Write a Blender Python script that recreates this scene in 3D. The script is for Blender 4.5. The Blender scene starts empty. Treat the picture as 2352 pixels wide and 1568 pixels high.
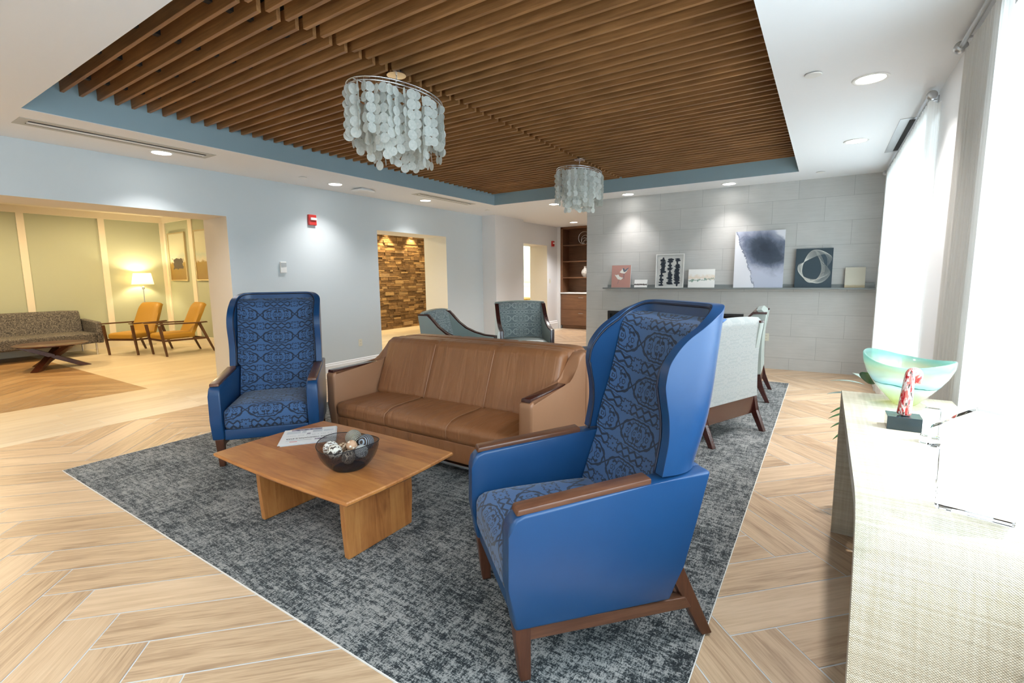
import bpy, bmesh, math, random
from mathutils import Vector, Matrix, noise
random.seed(7)
S = bpy.context.scene
C = S.collection
PI = math.pi
ZC = 2.89                      # ceiling height
WX = -6.65                     # face of the left wall

# ------------------------------------------------------------------ helpers
def link(o, parent=None):
    C.objects.link(o)
    if parent: o.parent = parent
    return o
def tag(o, label=None, cat=None, group=None, kind=None):
    if label: o['label'] = label
    if cat: o['category'] = cat
    if group: o['group'] = group
    if kind: o['kind'] = kind
    return o
def thing(name, label, cat, loc=(0, 0, 0), rz=0, group=None):
    o = bpy.data.objects.new(name, None); o.empty_display_size = .1
    o.location = loc; o.rotation_euler = (0, 0, rz)
    link(o); return tag(o, label, cat, group)
def obj(name, bm, mats, parent=None, smooth=False, recalc=True):
    if recalc: bmesh.ops.recalc_face_normals(bm, faces=bm.faces)
    me = bpy.data.meshes.new(name); bm.to_mesh(me); bm.free()
    if not isinstance(mats, (list, tuple)): mats = [mats]
    for m in mats: me.materials.append(m)
    if smooth:
        for p in me.polygons: p.use_smooth = True
        if smooth is not True: me.set_sharp_from_angle(angle=math.radians(smooth))
    o = bpy.data.objects.new(name, me)
    return link(o, parent)
def copy_tree(o, parent=None):
    c = o.copy(); C.objects.link(c); c.parent = parent
    for ch in [x for x in o.children]: copy_tree(ch, c)
    return c
def BM(): return bmesh.new()
def box(bm, x0, x1, y0, y1, z0, z1, bevel=0, seg=2, mat=0, M=None):
    vs = [bm.verts.new((x, y, z)) for x in (x0, x1) for y in (y0, y1) for z in (z0, z1)]
    if M: 
        for v in vs: v.co = M @ v.co
    F = [(0,1,3,2),(4,6,7,5),(0,4,5,1),(2,3,7,6),(0,2,6,4),(1,5,7,3)]
    fs = [bm.faces.new([vs[i] for i in f]) for f in F]
    for f in fs: f.material_index = mat
    if bevel:
        es = set(e for f in fs for e in f.edges)
        r = bmesh.ops.bevel(bm, geom=list(es), offset=bevel, segments=seg, profile=.5, affect='EDGES')
        for f in r['faces']: f.material_index = mat
    return fs
def prism(bm, pts, a0, a1, axis='x', bevel=0, seg=2, mat=0, M=None):
    """polygon pts extruded along axis; pts are the two other coordinates in order"""
    def P(p, a):
        if axis == 'x': return (a, p[0], p[1])
        if axis == 'y': return (p[0], a, p[1])
        return (p[0], p[1], a)
    A = [bm.verts.new(P(p, a0)) for p in pts]; B = [bm.verts.new(P(p, a1)) for p in pts]
    if M:
        for v in A + B: v.co = M @ v.co
    n = len(pts); fs = [bm.faces.new(A), bm.faces.new(B[::-1])]
    side = []
    for i in range(n):
        f = bm.faces.new((A[i], B[i], B[(i+1) % n], A[(i+1) % n])); fs.append(f); side.append(f)
    for f in fs: f.material_index = mat
    if bevel:
        es = set(fs[0].edges) | set(fs[1].edges)
        for i in range(n):      # bevel sharp long edges too
            p, q, r = Vector(pts[i-1]), Vector(pts[i]), Vector(pts[(i+1) % n])
            if (q-p).length > 1e-6 and (r-q).length > 1e-6 and abs((q-p).angle(r-q)) > .7:
                e = bm.edges.get((A[i], B[i]))
                if e: es.add(e)
        r = bmesh.ops.bevel(bm, geom=list(es), offset=bevel, segments=seg, profile=.5, affect='EDGES')
        for f in r['faces']: f.material_index = mat
    return fs
def tube(bm, pts, r, n=8, closed=False, mat=0, cap=True):
    pts = [Vector(p) for p in pts]; N = len(pts); rings = []
    up = Vector((0, 0, 1)); prev = None
    for i, p in enumerate(pts):
        if closed: t = pts[(i+1) % N] - pts[i-1]
        else: t = pts[min(i+1, N-1)] - pts[max(i-1, 0)]
        t.normalize()
        if prev is None:
            a = t.cross(up)
            if a.length < .05: a = t.cross(Vector((1, 0, 0)))
        else: a = prev - t * prev.dot(t)
        a.normalize(); prev = a; b = t.cross(a)
        rr = r[i] if isinstance(r, (list, tuple)) else r
        rings.append([bm.verts.new(p + (a*math.cos(2*PI*k/n) + b*math.sin(2*PI*k/n))*rr) for k in range(n)])
    M = N if closed else N-1
    for i in range(M):
        A, B = rings[i], rings[(i+1) % N]
        for k in range(n):
            f = bm.faces.new((A[k], A[(k+1) % n], B[(k+1) % n], B[k])); f.material_index = mat
    if cap and not closed:
        bm.faces.new(rings[0][::-1]).material_index = mat; bm.faces.new(rings[-1]).material_index = mat
def lathe(bm, prof, n=32, c=(0, 0), closed=False, mat=0, sx=1, sy=1, zf=None):
    rings = []
    for r, z in prof:
        ring = []
        for k in range(n):
            a = 2*PI*k/n
            x, y = c[0]+r*sx*math.cos(a), c[1]+r*sy*math.sin(a)
            ring.append(bm.verts.new((x, y, z + (zf(r, z, a) if zf else 0))))
        rings.append(ring)
    for i in range(len(rings)-1 + (1 if closed else 0)):
        A, B = rings[i], rings[(i+1) % len(rings)]
        for k in range(n):
            bm.faces.new((A[k], A[(k+1) % n], B[(k+1) % n], B[k])).material_index = mat
    if not closed:
        if prof[0][0] > 1e-6: bm.faces.new(rings[0][::-1]).material_index = mat
        if prof[-1][0] > 1e-6: bm.faces.new(rings[-1]).material_index = mat
    bmesh.ops.remove_doubles(bm, verts=bm.verts, dist=1e-6)
def taper(bm, p0, p1, s0, s1, bevel=.004, M=None):
    """four-sided tapered bar from p0 (size s0) to p1 (size s1); sizes (x,y)"""
    vs = []
    for p, s in ((p0, s0), (p1, s1)):
        for dx, dy in ((-1,-1),(1,-1),(1,1),(-1,1)):
            v = Vector((p[0]+dx*s[0]/2, p[1]+dy*s[1]/2, p[2]))
            vs.append(bm.verts.new(M @ v if M else v))
    fs = [bm.faces.new(vs[0:4][::-1]), bm.faces.new(vs[4:8])]
    for k in range(4): fs.append(bm.faces.new((vs[k], vs[(k+1) % 4], vs[4+(k+1) % 4], vs[4+k])))
    if bevel: bmesh.ops.bevel(bm, geom=list(set(e for f in fs for e in f.edges)), offset=bevel, segments=2, profile=.5, affect='EDGES')
def grid_solid(bm, fn, nu, nv, thick_fn, mat=0):
    """closed shell between fn(u,v) and thick_fn(u,v)"""
    A = [[bm.verts.new(fn(i/nu, j/nv)) for j in range(nv+1)] for i in range(nu+1)]
    B = [[bm.verts.new(thick_fn(i/nu, j/nv)) for j in range(nv+1)] for i in range(nu+1)]
    def q(a, b, c, d):
        try: bm.faces.new((a, b, c, d)).material_index = mat
        except ValueError: pass
    for i in range(nu):
        for j in range(nv):
            q(A[i][j], A[i+1][j], A[i+1][j+1], A[i][j+1]); q(B[i][j], B[i][j+1], B[i+1][j+1], B[i+1][j])
    for i in range(nu):
        q(A[i][0], B[i][0], B[i+1][0], A[i+1][0]); q(A[i][nv], A[i+1][nv], B[i+1][nv], B[i][nv])
    for j in range(nv):
        q(A[0][j], A[0][j+1], B[0][j+1], B[0][j]); q(A[nu][j], B[nu][j], B[nu][j+1], A[nu][j+1])
def cushion(bm, x0, x1, y0, y1, z0, z1, r=.04, crown=.02, nx=14, ny=14, M=None, seams=()):
    """soft box: rounded edges and a crowned top"""
    W, D, H = (x1-x0)/2, (y1-y0)/2, (z1-z0)/2
    cx, cy, cz = (x0+x1)/2, (y0+y1)/2, (z0+z1)/2
    bm2 = bmesh.new()
    bmesh.ops.create_cube(bm2, size=2)
    bmesh.ops.subdivide_edges(bm2, edges=bm2.edges, cuts=nx, use_grid_fill=True)
    for v in bm2.verts:
        u = v.co.copy()
        p = Vector((u.x*W, u.y*D, u.z*H)); inner = Vector((max(-W+r, min(W-r, p.x)), max(-D+r, min(D-r, p.y)), max(-H+r, min(H-r, p.z))))
        d = p-inner
        if d.length > 1e-9: p = inner + d.normalized()*min(r, d.length if sum(abs(c) > 1e-6 for c in d) == 1 else r)
        k = (1-u.x**4)*(1-u.y**4)
        if p.z > 0: p.z += crown*k*max(0, p.z/H)
        for sx in seams:
            w = (p.x+cx-sx)/.014
            if p.z > 0 or p.y > 0: 
                dd = .012*math.exp(-w*w); p.z -= dd*max(0, p.z/H); p.y -= dd*max(0, p.y/D)
        v.co = p + Vector((cx, cy, cz))
        if M: v.co = M @ v.co
    me = bpy.data.meshes.new('tmp'); bm2.to_mesh(me); bm2.free(); bm.from_mesh(me); bpy.data.meshes.remove(me)

# ------------------------------------------------------------------ materials
class E_:
    """math-node expression"""
    def __init__(s, g, k): s.g, s.k = g, k
    def _(s, op, o=None, c=None): return s.g.m(op, s, o, c)
    def __add__(s, o): return s._('ADD', o)
    __radd__ = __add__
    def __sub__(s, o): return s._('SUBTRACT', o)
    def __rsub__(s, o): return s.g.m('SUBTRACT', o, s)
    def __mul__(s, o): return s._('MULTIPLY', o)
    __rmul__ = __mul__
    def __truediv__(s, o): return s._('DIVIDE', o)
    def __gt__(s, o): return s._('GREATER_THAN', o)
    def __lt__(s, o): return s._('LESS_THAN', o)
    def __abs__(s): return s._('ABSOLUTE')
    def fract(s): return s._('FRACT')
    def floor(s): return s._('FLOOR')
    def sin(s): return s._('SINE')
    def min(s, o): return s._('MINIMUM', o)
    def max(s, o): return s._('MAXIMUM', o)
    def pow(s, o): return s._('POWER', o)
    def sqrt(s): return s._('SQRT')
    def step(s, a, b): return s.g.rng(s, a, b)
class G:
    def __init__(s, name):
        s.mat = bpy.data.materials.new(name); s.mat.use_nodes = True
        s.nt = s.mat.node_tree; s.n = s.nt.nodes; s.l = s.nt.links
        s.b = s.n['Principled BSDF']; s.out = s.n['Material Output']
    def put(s, sock, v):
        if isinstance(v, E_): v = v.k
        if isinstance(v, bpy.types.NodeSocket): s.l.new(v, sock)
        elif isinstance(v, (tuple, list)) and sock.type == 'RGBA': sock.default_value = (*v[:3], 1)
        else: sock.default_value = v
    def m(s, op, a, b=None, c=None):
        n = s.n.new('ShaderNodeMath'); n.operation = op
        for i, v in enumerate((a, b, c)):
            if v is not None: s.put(n.inputs[i], v)
        return E_(s, n.outputs[0])
    def rng(s, v, a, b, c=0., d=1.):
        n = s.n.new('ShaderNodeMapRange'); s.put(n.inputs[0], v)
        for i, q in enumerate((a, b, c, d)): n.inputs[i+1].default_value = q
        return E_(s, n.outputs[0])
    def coord(s, kind='Object'):
        n = s.n.new('ShaderNodeTexCoord'); return n.outputs[kind]
    def geo(s, k='Position'): return s.n.new('ShaderNodeNewGeometry').outputs[k]
    def xyz(s, v):
        n = s.n.new('ShaderNodeSeparateXYZ'); s.put(n.inputs[0], v); return [E_(s, o) for o in n.outputs]
    def vec(s, x, y, z=0.):
        n = s.n.new('ShaderNodeCombineXYZ')
        for i, v in enumerate((x, y, z)): s.put(n.inputs[i], v)
        return n.outputs[0]
    def map(s, v, sc=(1, 1, 1), loc=(0, 0, 0), rot=(0, 0, 0)):
        n = s.n.new('ShaderNodeMapping'); s.put(n.inputs[0], v)
        n.inputs['Scale'].default_value = sc; n.inputs['Location'].default_value = loc; n.inputs['Rotation'].default_value = rot
        return n.outputs[0]
    def noise(s, v, scale=5, detail=2, rough=.5, dist=0, out=0):
        n = s.n.new('ShaderNodeTexNoise'); s.put(n.inputs['Vector'], v)
        n.inputs['Scale'].default_value = scale; n.inputs['Detail'].default_value = detail
        n.inputs['Roughness'].default_value = rough; n.inputs['Distortion'].default_value = dist
        return E_(s, n.outputs[out])
    def voro(s, v, scale=5, out='Distance', feature='F1', rnd=1):
        n = s.n.new('ShaderNodeTexVoronoi'); n.feature = feature; s.put(n.inputs['Vector'], v)
        n.inputs['Scale'].default_value = scale; n.inputs['Randomness'].default_value = rnd
        return E_(s, n.outputs[out])
    def ramp(s, f, stops, interp='LINEAR'):
        n = s.n.new('ShaderNodeValToRGB'); s.put(n.inputs[0], f); n.color_ramp.interpolation = interp
        e = n.color_ramp.elements
        while len(e) < len(stops): e.new(.5)
        for i, (p, c) in enumerate(stops): e[i].position = p; e[i].color = (*c, 1)
        return E_(s, n.outputs[0])
    def mix(s, f, a, b, mode='MIX'):
        n = s.n.new('ShaderNodeMix'); n.data_type = 'RGBA'; n.blend_type = mode
        s.put(n.inputs[0], f); s.put(n.inputs[6], a); s.put(n.inputs[7], b)
        return E_(s, n.outputs[2])
    def bump(s, h, strength=.3, dist=.01):
        n = s.n.new('ShaderNodeBump'); s.put(n.inputs['Height'], h)
        n.inputs['Strength'].default_value = strength; n.inputs['Distance'].default_value = dist
        s.l.new(n.outputs[0], s.b.inputs['Normal']); return n
    def set(s, **k):
        N = dict(color='Base Color', rough='Roughness', metal='Metallic', spec='Specular IOR Level', trans='Transmission Weight', ior='IOR',
                 alpha='Alpha', emit='Emission Color', estr='Emission Strength', sheen='Sheen Weight', coat='Coat Weight', crough='Coat Roughness')
        for a, v in k.items(): s.put(s.b.inputs[N[a]], v)
        return s.mat
def plain(name, color, rough=.5, **k): return G(name).set(color=color, rough=rough, **k)

def m_paint(name, col, rough=.6):
    g = G(name); p = g.coord('Object')
    n = g.noise(p, 90, 3); g.bump(n, .05, .002)
    return g.set(color=col, rough=rough, spec=.3)
M = {}
M['wall'] = m_paint('pale_blue_grey_paint', (.58, .64, .67))
M['tray'] = m_paint('blue_grey_tray_paint', (.30, .41, .46))
M['ceil'] = m_paint('white_ceiling_paint', (.82, .84, .86), .8)
M['jamb'] = m_paint('cream_jamb_paint', (.72, .67, .58))
M['sage'] = m_paint('sage_wall_paint', (.46, .50, .38))
M['cream'] = m_paint('cream_trim_paint', (.80, .74, .62))
M['white'] = m_paint('white_trim_paint', (.82, .83, .84), .4)
M['column'] = m_paint('light_grey_column_paint', (.74, .75, .76))
M['black'] = plain('black_matte', (.012, .012, .014), .6)
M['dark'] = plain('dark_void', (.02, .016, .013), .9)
M['chrome'] = plain('brushed_chrome', (.75, .76, .77), .22, metal=1.)
M['steel'] = plain('satin_steel', (.55, .56, .57), .35, metal=1.)
M['plastic'] = plain('white_plastic', (.80, .80, .78), .35)
M['ivory'] = plain('ivory_plastic', (.72, .70, .58), .4)
M['red'] = plain('red_plastic', (.55, .035, .03), .35)
M['ledge'] = plain('grey_ledge_paint', (.22, .24, .24), .5)
M['canvas'] = plain('white_canvas_edge', (.82, .82, .80), .8)

def m_wood(name, c0, c1, scale=1., axis=0, rough=.4, use='Object', stretch=14, coat=0, blotch=True):
    g = G(name); p = g.coord(use)
    sc = [stretch*scale]*3; sc[axis] = scale*.9
    v = g.map(p, tuple(sc))
    n1 = g.noise(v, 1.6, 5, .62, .6); n2 = g.noise(v, 7, 3, .6)
    f = n1*.75 + n2*.25
    col = g.ramp(f, [(.28, c0), (.5, tuple((a+b)/2 for a, b in zip(c0, c1))), (.72, c1)])
    if blotch:
        n3 = g.noise(g.map(p, (2.2, 2.2, 2.2)), 1, 2)
        col = g.mix(n3.step(.3, .7)*.35, col, tuple(a*.6 for a in c0))
    g.bump(n2, .08, .002)
    return g.set(color=col, rough=rough, coat=coat)
M['slat'] = m_wood('stained_slat_wood', (.18, .078, .025), (.49, .245, .090), 1.2, 0, .5)
M['walnut'] = m_wood('walnut_wood', (.085, .032, .017), (.20, .085, .045), 3, 1, .35, coat=.15)
M['walnutz'] = m_wood('walnut_leg_wood', (.07, .024, .013), (.15, .058, .03), 3, 2, .35)
M['mahog'] = m_wood('mahogany_trim', (.035, .009, .008), (.085, .022, .016), 4, 1, .25, coat=.3)
M['cabinet'] = m_wood('cabinet_veneer', (.13, .058, .026), (.26, .125, .06), 1.2, 0, .45)
M['teak'] = m_wood('teak_frame', (.07, .030, .014), (.15, .068, .032), 3, 2, .4)

def m_table(name, axis):
    g = G(name); p = g.coord('Object'); x, y, z = g.xyz(p)
    a = (y, x, z)[axis] if axis != 2 else (y)
    strip = (a/.11 + .37)
    idx = strip.floor(); tone = (idx*12.9898).sin()*43758.5; tone = tone.fract()
    ln = (x, y, z)[axis]
    v = g.vec(ln*1.3 + idx*7.3, a*9., z*9. if axis != 2 else x*9.)
    n1 = g.noise(v, 1.7, 6, .6, .9); n2 = g.noise(v, 9, 4, .65)
    n3 = g.noise(p, 5, 3, .6); f = n1*.5 + n2*.2 + tone*.10 + n3*.2
    col = g.ramp(f, [(.26, (.17, .050, .013)), (.42, (.36, .130, .034)), (.56, (.48, .20, .056)), (.74, (.60, .29, .095))])
    kn = g.voro(g.map(p, (1, 1, 1)), 3.1); col = g.mix(kn.step(.035, .012)*.8, col, (.05, .02, .01))
    g.bump(n2, .06, .002)
    return g.set(color=col, rough=.36, coat=.12, crough=.25)
M['table_top'] = m_table('acacia_table_top', 0)
M['table_leg'] = m_table('acacia_table_leg', 2)

def m_leather(name, col, rough=.38, wr=.25, hi=None):
    g = G(name); p = g.coord('Object')
    big = g.noise(g.map(p, (1, 1, 1)), 7, 3, .6); fine = g.voro(p, 420)
    c = g.mix(big.step(.3, .75)*.25, col, hi or tuple(min(1, a*1.5+.01) for a in col))
    h = big*.7 + fine*.04
    g.bump(h, wr, .012)
    return g.set(color=c, rough=rough, spec=.5)
M['blue'] = m_leather('blue_leather', (.010, .056, .160), .32, .10, (.014, .074, .20))
M['navy'] = plain('dark_piping', (.012, .018, .040), .5)
def m_tan():
    g = G('tan_leather'); p = g.coord('Object'); x, y, z = g.xyz(p)
    v = g.vec(x*11, y*1.6, z*1.6); fold = g.noise(v, 1., 3, .55, .5)
    broad = g.noise(p, 5, 2); fine = g.voro(p, 380)
    c = g.mix(broad.step(.3, .7)*.4, (.30, .125, .050), (.35, .155, .066))
    g.bump(fold*1.0 + fine*.012, .55, .03)
    return g.set(color=c, rough=.40, spec=.5)
M['tan'] = m_tan()
M['tan_lit'] = m_leather('tan_leather_smooth_lit', (.37, .18, .092), .38, .05, (.41, .205, .11))  # window light on the arms put into a paler tan; seams share it
M['mint'] = m_leather('grey_green_leather', (.33, .385, .36), .36, .06, (.38, .43, .40))
M['mustard'] = m_leather('mustard_upholstery', (.42, .225, .022), .5, .08, (.47, .26, .03))
M['slate'] = plain('slate_blue_fabric', (.13, .17, .24), .8)
M['taupe'] = plain('taupe_fabric', (.33, .27, .24), .85)

def m_damask(name, base, line, cw=.30, ch=.25, sheen=.2, dens=1., rough=.75, ox=0., oz=0.):
    g = G(name); x, y, z = g.xyz(g.coord('Object'))
    u = x/cw + .5 + ox; v = (z - y)/ch + oz
    a = abs(u.fract() - .5)*2; b = abs(v.fract() - .5)*2       # 0 at cell centre, 1 at cell edge
    A = a*cw*.5; B = b*ch*.5; A2 = (1.-a)*cw*.5; B2 = (1.-b)*ch*.5      # metres from the axes of symmetry
    n = g.noise(g.vec(A*34*dens, B*34*dens, 3.1), 1, 0, .4, .25)
    scroll = abs(n-.5).step(.05, .032)
    n2 = g.noise(g.vec(A*46*dens, B*46*dens, 7.7), 1, 0, .4, .2)
    blobs = n2.step(.60, .63)
    med = (A*A*(1/.0120) + B*B*(1/.0058)).step(1.02, 1.)
    oc = (A*(1/.125)).max(B*(1/.078)).max((A*(1/.125) + B*(1/.078))*.68) + abs((A*22.).fract()-.5)*.10 + abs((B*26.).fract()-.5)*.08
    rim = abs(oc - 1.04).step(.075, .055)
    tri = abs((A2*(1/.060)).fract() - .5)*.046
    zig = abs(B2 - .008 - tri).step(.0085, .007)
    zig2 = abs(B2 - .033).step(.0016, .001)
    r = (A2*A2 + (B2-.0)*(B2-.0)).sqrt(); th = g.m('ARCTAN2', B2, A2)
    pet = .036 + (th*8.).sin()*.007
    flower = (pet - r).step(.0, .001)
    fl_line = abs(r - pet - .002).step(.0050, .0035); dot = (A2 + B2).step(.0085, .0065)
    cross = abs(A2-.0 - (B-.0)*.9).step(.007, .0055)*B.step(.045, .042)*(1.-med)
    dia = (abs(A2-.03) + abs(B-.035)).step(.012, .010)
    bg_ = (1.-flower)*(1.-med)
    mask = (med*scroll.max(blobs)).max(rim*(1.-flower)).max(bg_*zig).max(bg_*zig2).max(fl_line*(1.-med)).max(dot).max(cross).max(bg_*dia)
    weave = g.noise(g.map(g.coord('Object'), (300, 300, 300)), 1, 1)
    c = g.mix(mask, base, line); c = g.mix(weave*.25, c, tuple(q*.6 for q in base))
    g.bump(mask*-.6 + weave*.2, .25, .002)
    return g.set(color=c, rough=rough, sheen=sheen)
M['damask_blue'] = m_damask('blue_damask_fabric', (.050, .122, .275), (.006, .014, .034))
M['damask_grey'] = m_damask('grey_damask_fabric', (.225, .275, .28), (.50, .56, .54), .30, .26, dens=1.1)
M['damask_white'] = m_damask('pale_quilted_fabric', (.42, .46, .46), (.36, .41, .42), .20, .18, dens=1.3)

def m_rug():
    g = G('woven_carpet'); p = g.coord('Object'); x, y, z = g.xyz(p)
    warp = g.noise(p, 6, 2)*.02
    s1 = g.noise(g.vec(x*150, y*48, 0.), 1, 2, .7); s2 = g.noise(g.vec(x*48, y*160, 5.), 1, 2, .7)
    s3 = g.noise(g.vec(x*9, y*40, 2.), 1, 3, .7); s4 = g.noise(g.vec(x*34, y*7, 8.), 1, 3, .7); big = g.noise(p, 2.6, 3, .6)
    gr_ = g.noise(p, 210, 2, .7); f = s1*.34 + s2*.32 + gr_*.30 + s3*.36 + s4*.28 + big*.18 - .375
    f = (f-.485)*1.3 + .472; c = g.ramp(f, [(.39, (.010, .014, .018)), (.455, (.028, .037, .042)), (.495, (.085, .097, .10)), (.535, (.20, .21, .21)), (.62, (.33, .33, .32))])
    g.bump(f, .6, .006)
    return g.set(color=c, rough=.95, spec=.15, sheen=.15)
M['rug'] = m_rug()

def m_plank(name, c0, c1, c2, rough=.38):
    g = G(name); uv = g.coord('UV'); u, v, w = g.xyz(uv)
    at = g.n.new('ShaderNodeAttribute'); at.attribute_name = 'tone'; t = E_(g, at.outputs['Fac'])
    q = g.vec(u*1.1, v*13, t*37.)
    n1 = g.noise(q, 1.5, 4, .6, .7); q2 = g.vec(u*5, v*110, t*11.); n2 = g.noise(q2, 1, 3, .65)
    f = (n1-.5)*.52 + (n2-.5)*.38 + .52 + (t-.5)*.20
    c = g.ramp(f, [(.30, c0), (.47, c1), (.64, c2)])
    g.bump(n2, .08, .002)
    return g.set(color=c, rough=rough, spec=.4)
M['plank'] = m_plank('wood_look_tile', (.33, .215, .13), (.54, .385, .245), (.66, .495, .335))
M['plank_light'] = m_plank('pale_plank_tile', (.56, .46, .33), (.66, .56, .42), (.72, .63, .49))
M['plank_inset'] = m_plank('honey_plank_tile', (.24, .135, .06), (.36, .215, .10), (.44, .28, .14))
M['grout'] = plain('pale_grout', (.66, .68, .68), .8)

def m_tile():
    g = G('grey_wall_tile'); p = g.coord('Object'); x, y, z = g.xyz(p)
    n = g.n.new('ShaderNodeTexBrick'); g.l.new(g.vec(x+.459+.342, z+.164), n.inputs['Vector'])
    n.offset = .5; n.inputs['Scale'].default_value = 1; n.inputs['Brick Width'].default_value = .684; n.inputs['Row Height'].default_value = .347
    n.inputs['Mortar Size'].default_value = .0022; n.inputs['Mortar Smooth'].default_value = .1
    n.inputs['Color1'].default_value = (.52, .52, .505, 1); n.inputs['Color2'].default_value = (.57, .57, .555, 1); n.inputs['Mortar'].default_value = (.30, .31, .30, 1)
    s = g.noise(g.vec(x*3, z*55, 0.), 1, 4, .65); b = g.noise(p, 3.5, 3)
    c = g.mix((s*.6+b*.4).step(.35, .68)*.5, n.outputs['Color'], (.40, .405, .395))
    g.bump(E_(g, n.outputs['Fac'])*-1., .4, .003)
    return g.set(color=c, rough=.55, spec=.35)
M['tile'] = m_tile()

def m_stone():
    g = G('stacked_ledgestone'); at = g.n.new('ShaderNodeAttribute'); at.attribute_name = 'tone'; t = E_(g, at.outputs['Fac'])
    p = g.coord('Object'); n = g.noise(g.map(p, (1, 3, 9)), 4, 4, .6)
    c = g.ramp(n*.5 + t*.5, [(.2, (.11, .060, .022)), (.45, (.27, .155, .062)), (.62, (.40, .255, .11)), (.8, (.30, .20, .11))])
    g.bump(g.noise(p, 22, 4, .6), .7, .02)
    return g.set(color=c, rough=.85)
M['stone'] = m_stone()

def m_linen():
    g = G('woven_raffia'); x, y, z = g.xyz(g.coord('Object'))
    v = y + z
    wob = g.noise(g.vec(x*4, v*4), 2, 2)*.02
    a = (x*820 + wob*40).sin(); b = ((v+wob*.2)*820).sin()
    s = g.noise(g.vec(x*2.5, v*90), 1, 3); s2 = g.noise(g.vec(x*90, v*2.5), 1, 3)
    h = a*b*.5 + s*.6 + s2*.3
    c = g.mix(((s*.6+s2*.4)).step(.38, .62), (.50, .445, .335), (.63, .585, .48))
    g.bump(h, .55, .003)
    return g.set(color=c, rough=.75, spec=.25)
M['linen'] = m_linen()
M['sill'] = (lambda g: g.set(color=g.mix(g.noise(g.coord('Object'), 160, 3, .7).step(.4, .62), (.55, .56, .56), (.78, .79, .79)), rough=.3))(G('speckled_stone_sill'))

def m_curtain():
    g = G('sheer_curtain'); x, y, z = g.xyz(g.coord('Object'))
    st = (z*0. + g.noise(g.vec(x*160, y*160, z*.5), 1, 2))
    c = g.mix(st.step(.3, .7), (.80, .78, .74), (.90, .89, .86))
    d = g.n.new('ShaderNodeBsdfDiffuse'); t = g.n.new('ShaderNodeBsdfTranslucent'); tr = g.n.new('ShaderNodeBsdfTransparent')
    g.put(d.inputs[0], c); g.put(t.inputs[0], c)
    m1 = g.n.new('ShaderNodeMixShader'); m1.inputs[0].default_value = .55; g.l.new(d.outputs[0], m1.inputs[1]); g.l.new(t.outputs[0], m1.inputs[2])
    m2 = g.n.new('ShaderNodeMixShader'); m2.inputs[0].default_value = .14; g.l.new(m1.outputs[0], m2.inputs[1]); g.l.new(tr.outputs[0], m2.inputs[2])
    g.l.new(m2.outputs[0], g.out.inputs[0]); return g.mat
M['curtain'] = m_curtain()
def m_thin_glass(name, tint=(1, 1, 1), refl=.08, rough=.02):
    g = G(name); tr = g.n.new('ShaderNodeBsdfTransparent'); gl = g.n.new('ShaderNodeBsdfGlossy')
    g.put(tr.inputs[0], tint); gl.inputs['Roughness'].default_value = rough
    fr = g.n.new('ShaderNodeLayerWeight'); fr.inputs[0].default_value = .5
    f = E_(g, fr.outputs['Facing']).pow(5.)*.7 + refl*.4
    mx = g.n.new('ShaderNodeMixShader'); g.put(mx.inputs[0], f); g.l.new(tr.outputs[0], mx.inputs[1]); g.l.new(gl.outputs[0], mx.inputs[2])
    g.l.new(mx.outputs[0], g.out.inputs[0]); return g.mat
M['pane'] = m_thin_glass('window_glass')
M['crystal'] = G('clear_crystal').set(color=(.97, .99, 1.), rough=.0, trans=1., ior=1.5)
M['lamp_on'] = G('lit_diffuser').set(color=(1, 1, 1), emit=(1, .97, .92), estr=8.)
def m_shell():
    g = G('capiz_shell'); p = g.coord('Object'); n = g.noise(p, 60, 3)
    d = g.n.new('ShaderNodeBsdfPrincipled'); c = g.mix(n.step(.3, .7), (.74, .78, .75), (.92, .93, .90))
    g.put(d.inputs['Base Color'], c); d.inputs['Roughness'].default_value = .22
    t = g.n.new('ShaderNodeBsdfTranslucent'); g.put(t.inputs[0], c); tr = g.n.new('ShaderNodeBsdfTransparent')
    m1 = g.n.new('ShaderNodeMixShader'); m1.inputs[0].default_value = .45; g.l.new(d.outputs[0], m1.inputs[1]); g.l.new(t.outputs[0], m1.inputs[2])
    m2 = g.n.new('ShaderNodeMixShader'); m2.inputs[0].default_value = .12; g.l.new(m1.outputs[0], m2.inputs[1]); g.l.new(tr.outputs[0], m2.inputs[2])
    g.l.new(m2.outputs[0], g.out.inputs[0]); return g.mat
M['shell'] = m_shell()

# ------------------------------------------------------------------ room shell
def struct(name, bm, m, parent=None, **k): return tag(obj(name, bm, m, parent, **k), kind='structure')
FA = .0353                                                       # the feature wall is turned a touch
FP = Vector((-2, 8.52, 0)); FT = Vector((math.cos(FA), math.sin(FA), 0)); FN = Vector((math.sin(FA), -math.cos(FA), 0))
def fwp(s, off, z): return FP + FT*s + FN*off + Vector((0, 0, z))  # point on the feature wall, off metres in front
X2 = -6.5                                                        # wall face beyond the column
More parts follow.
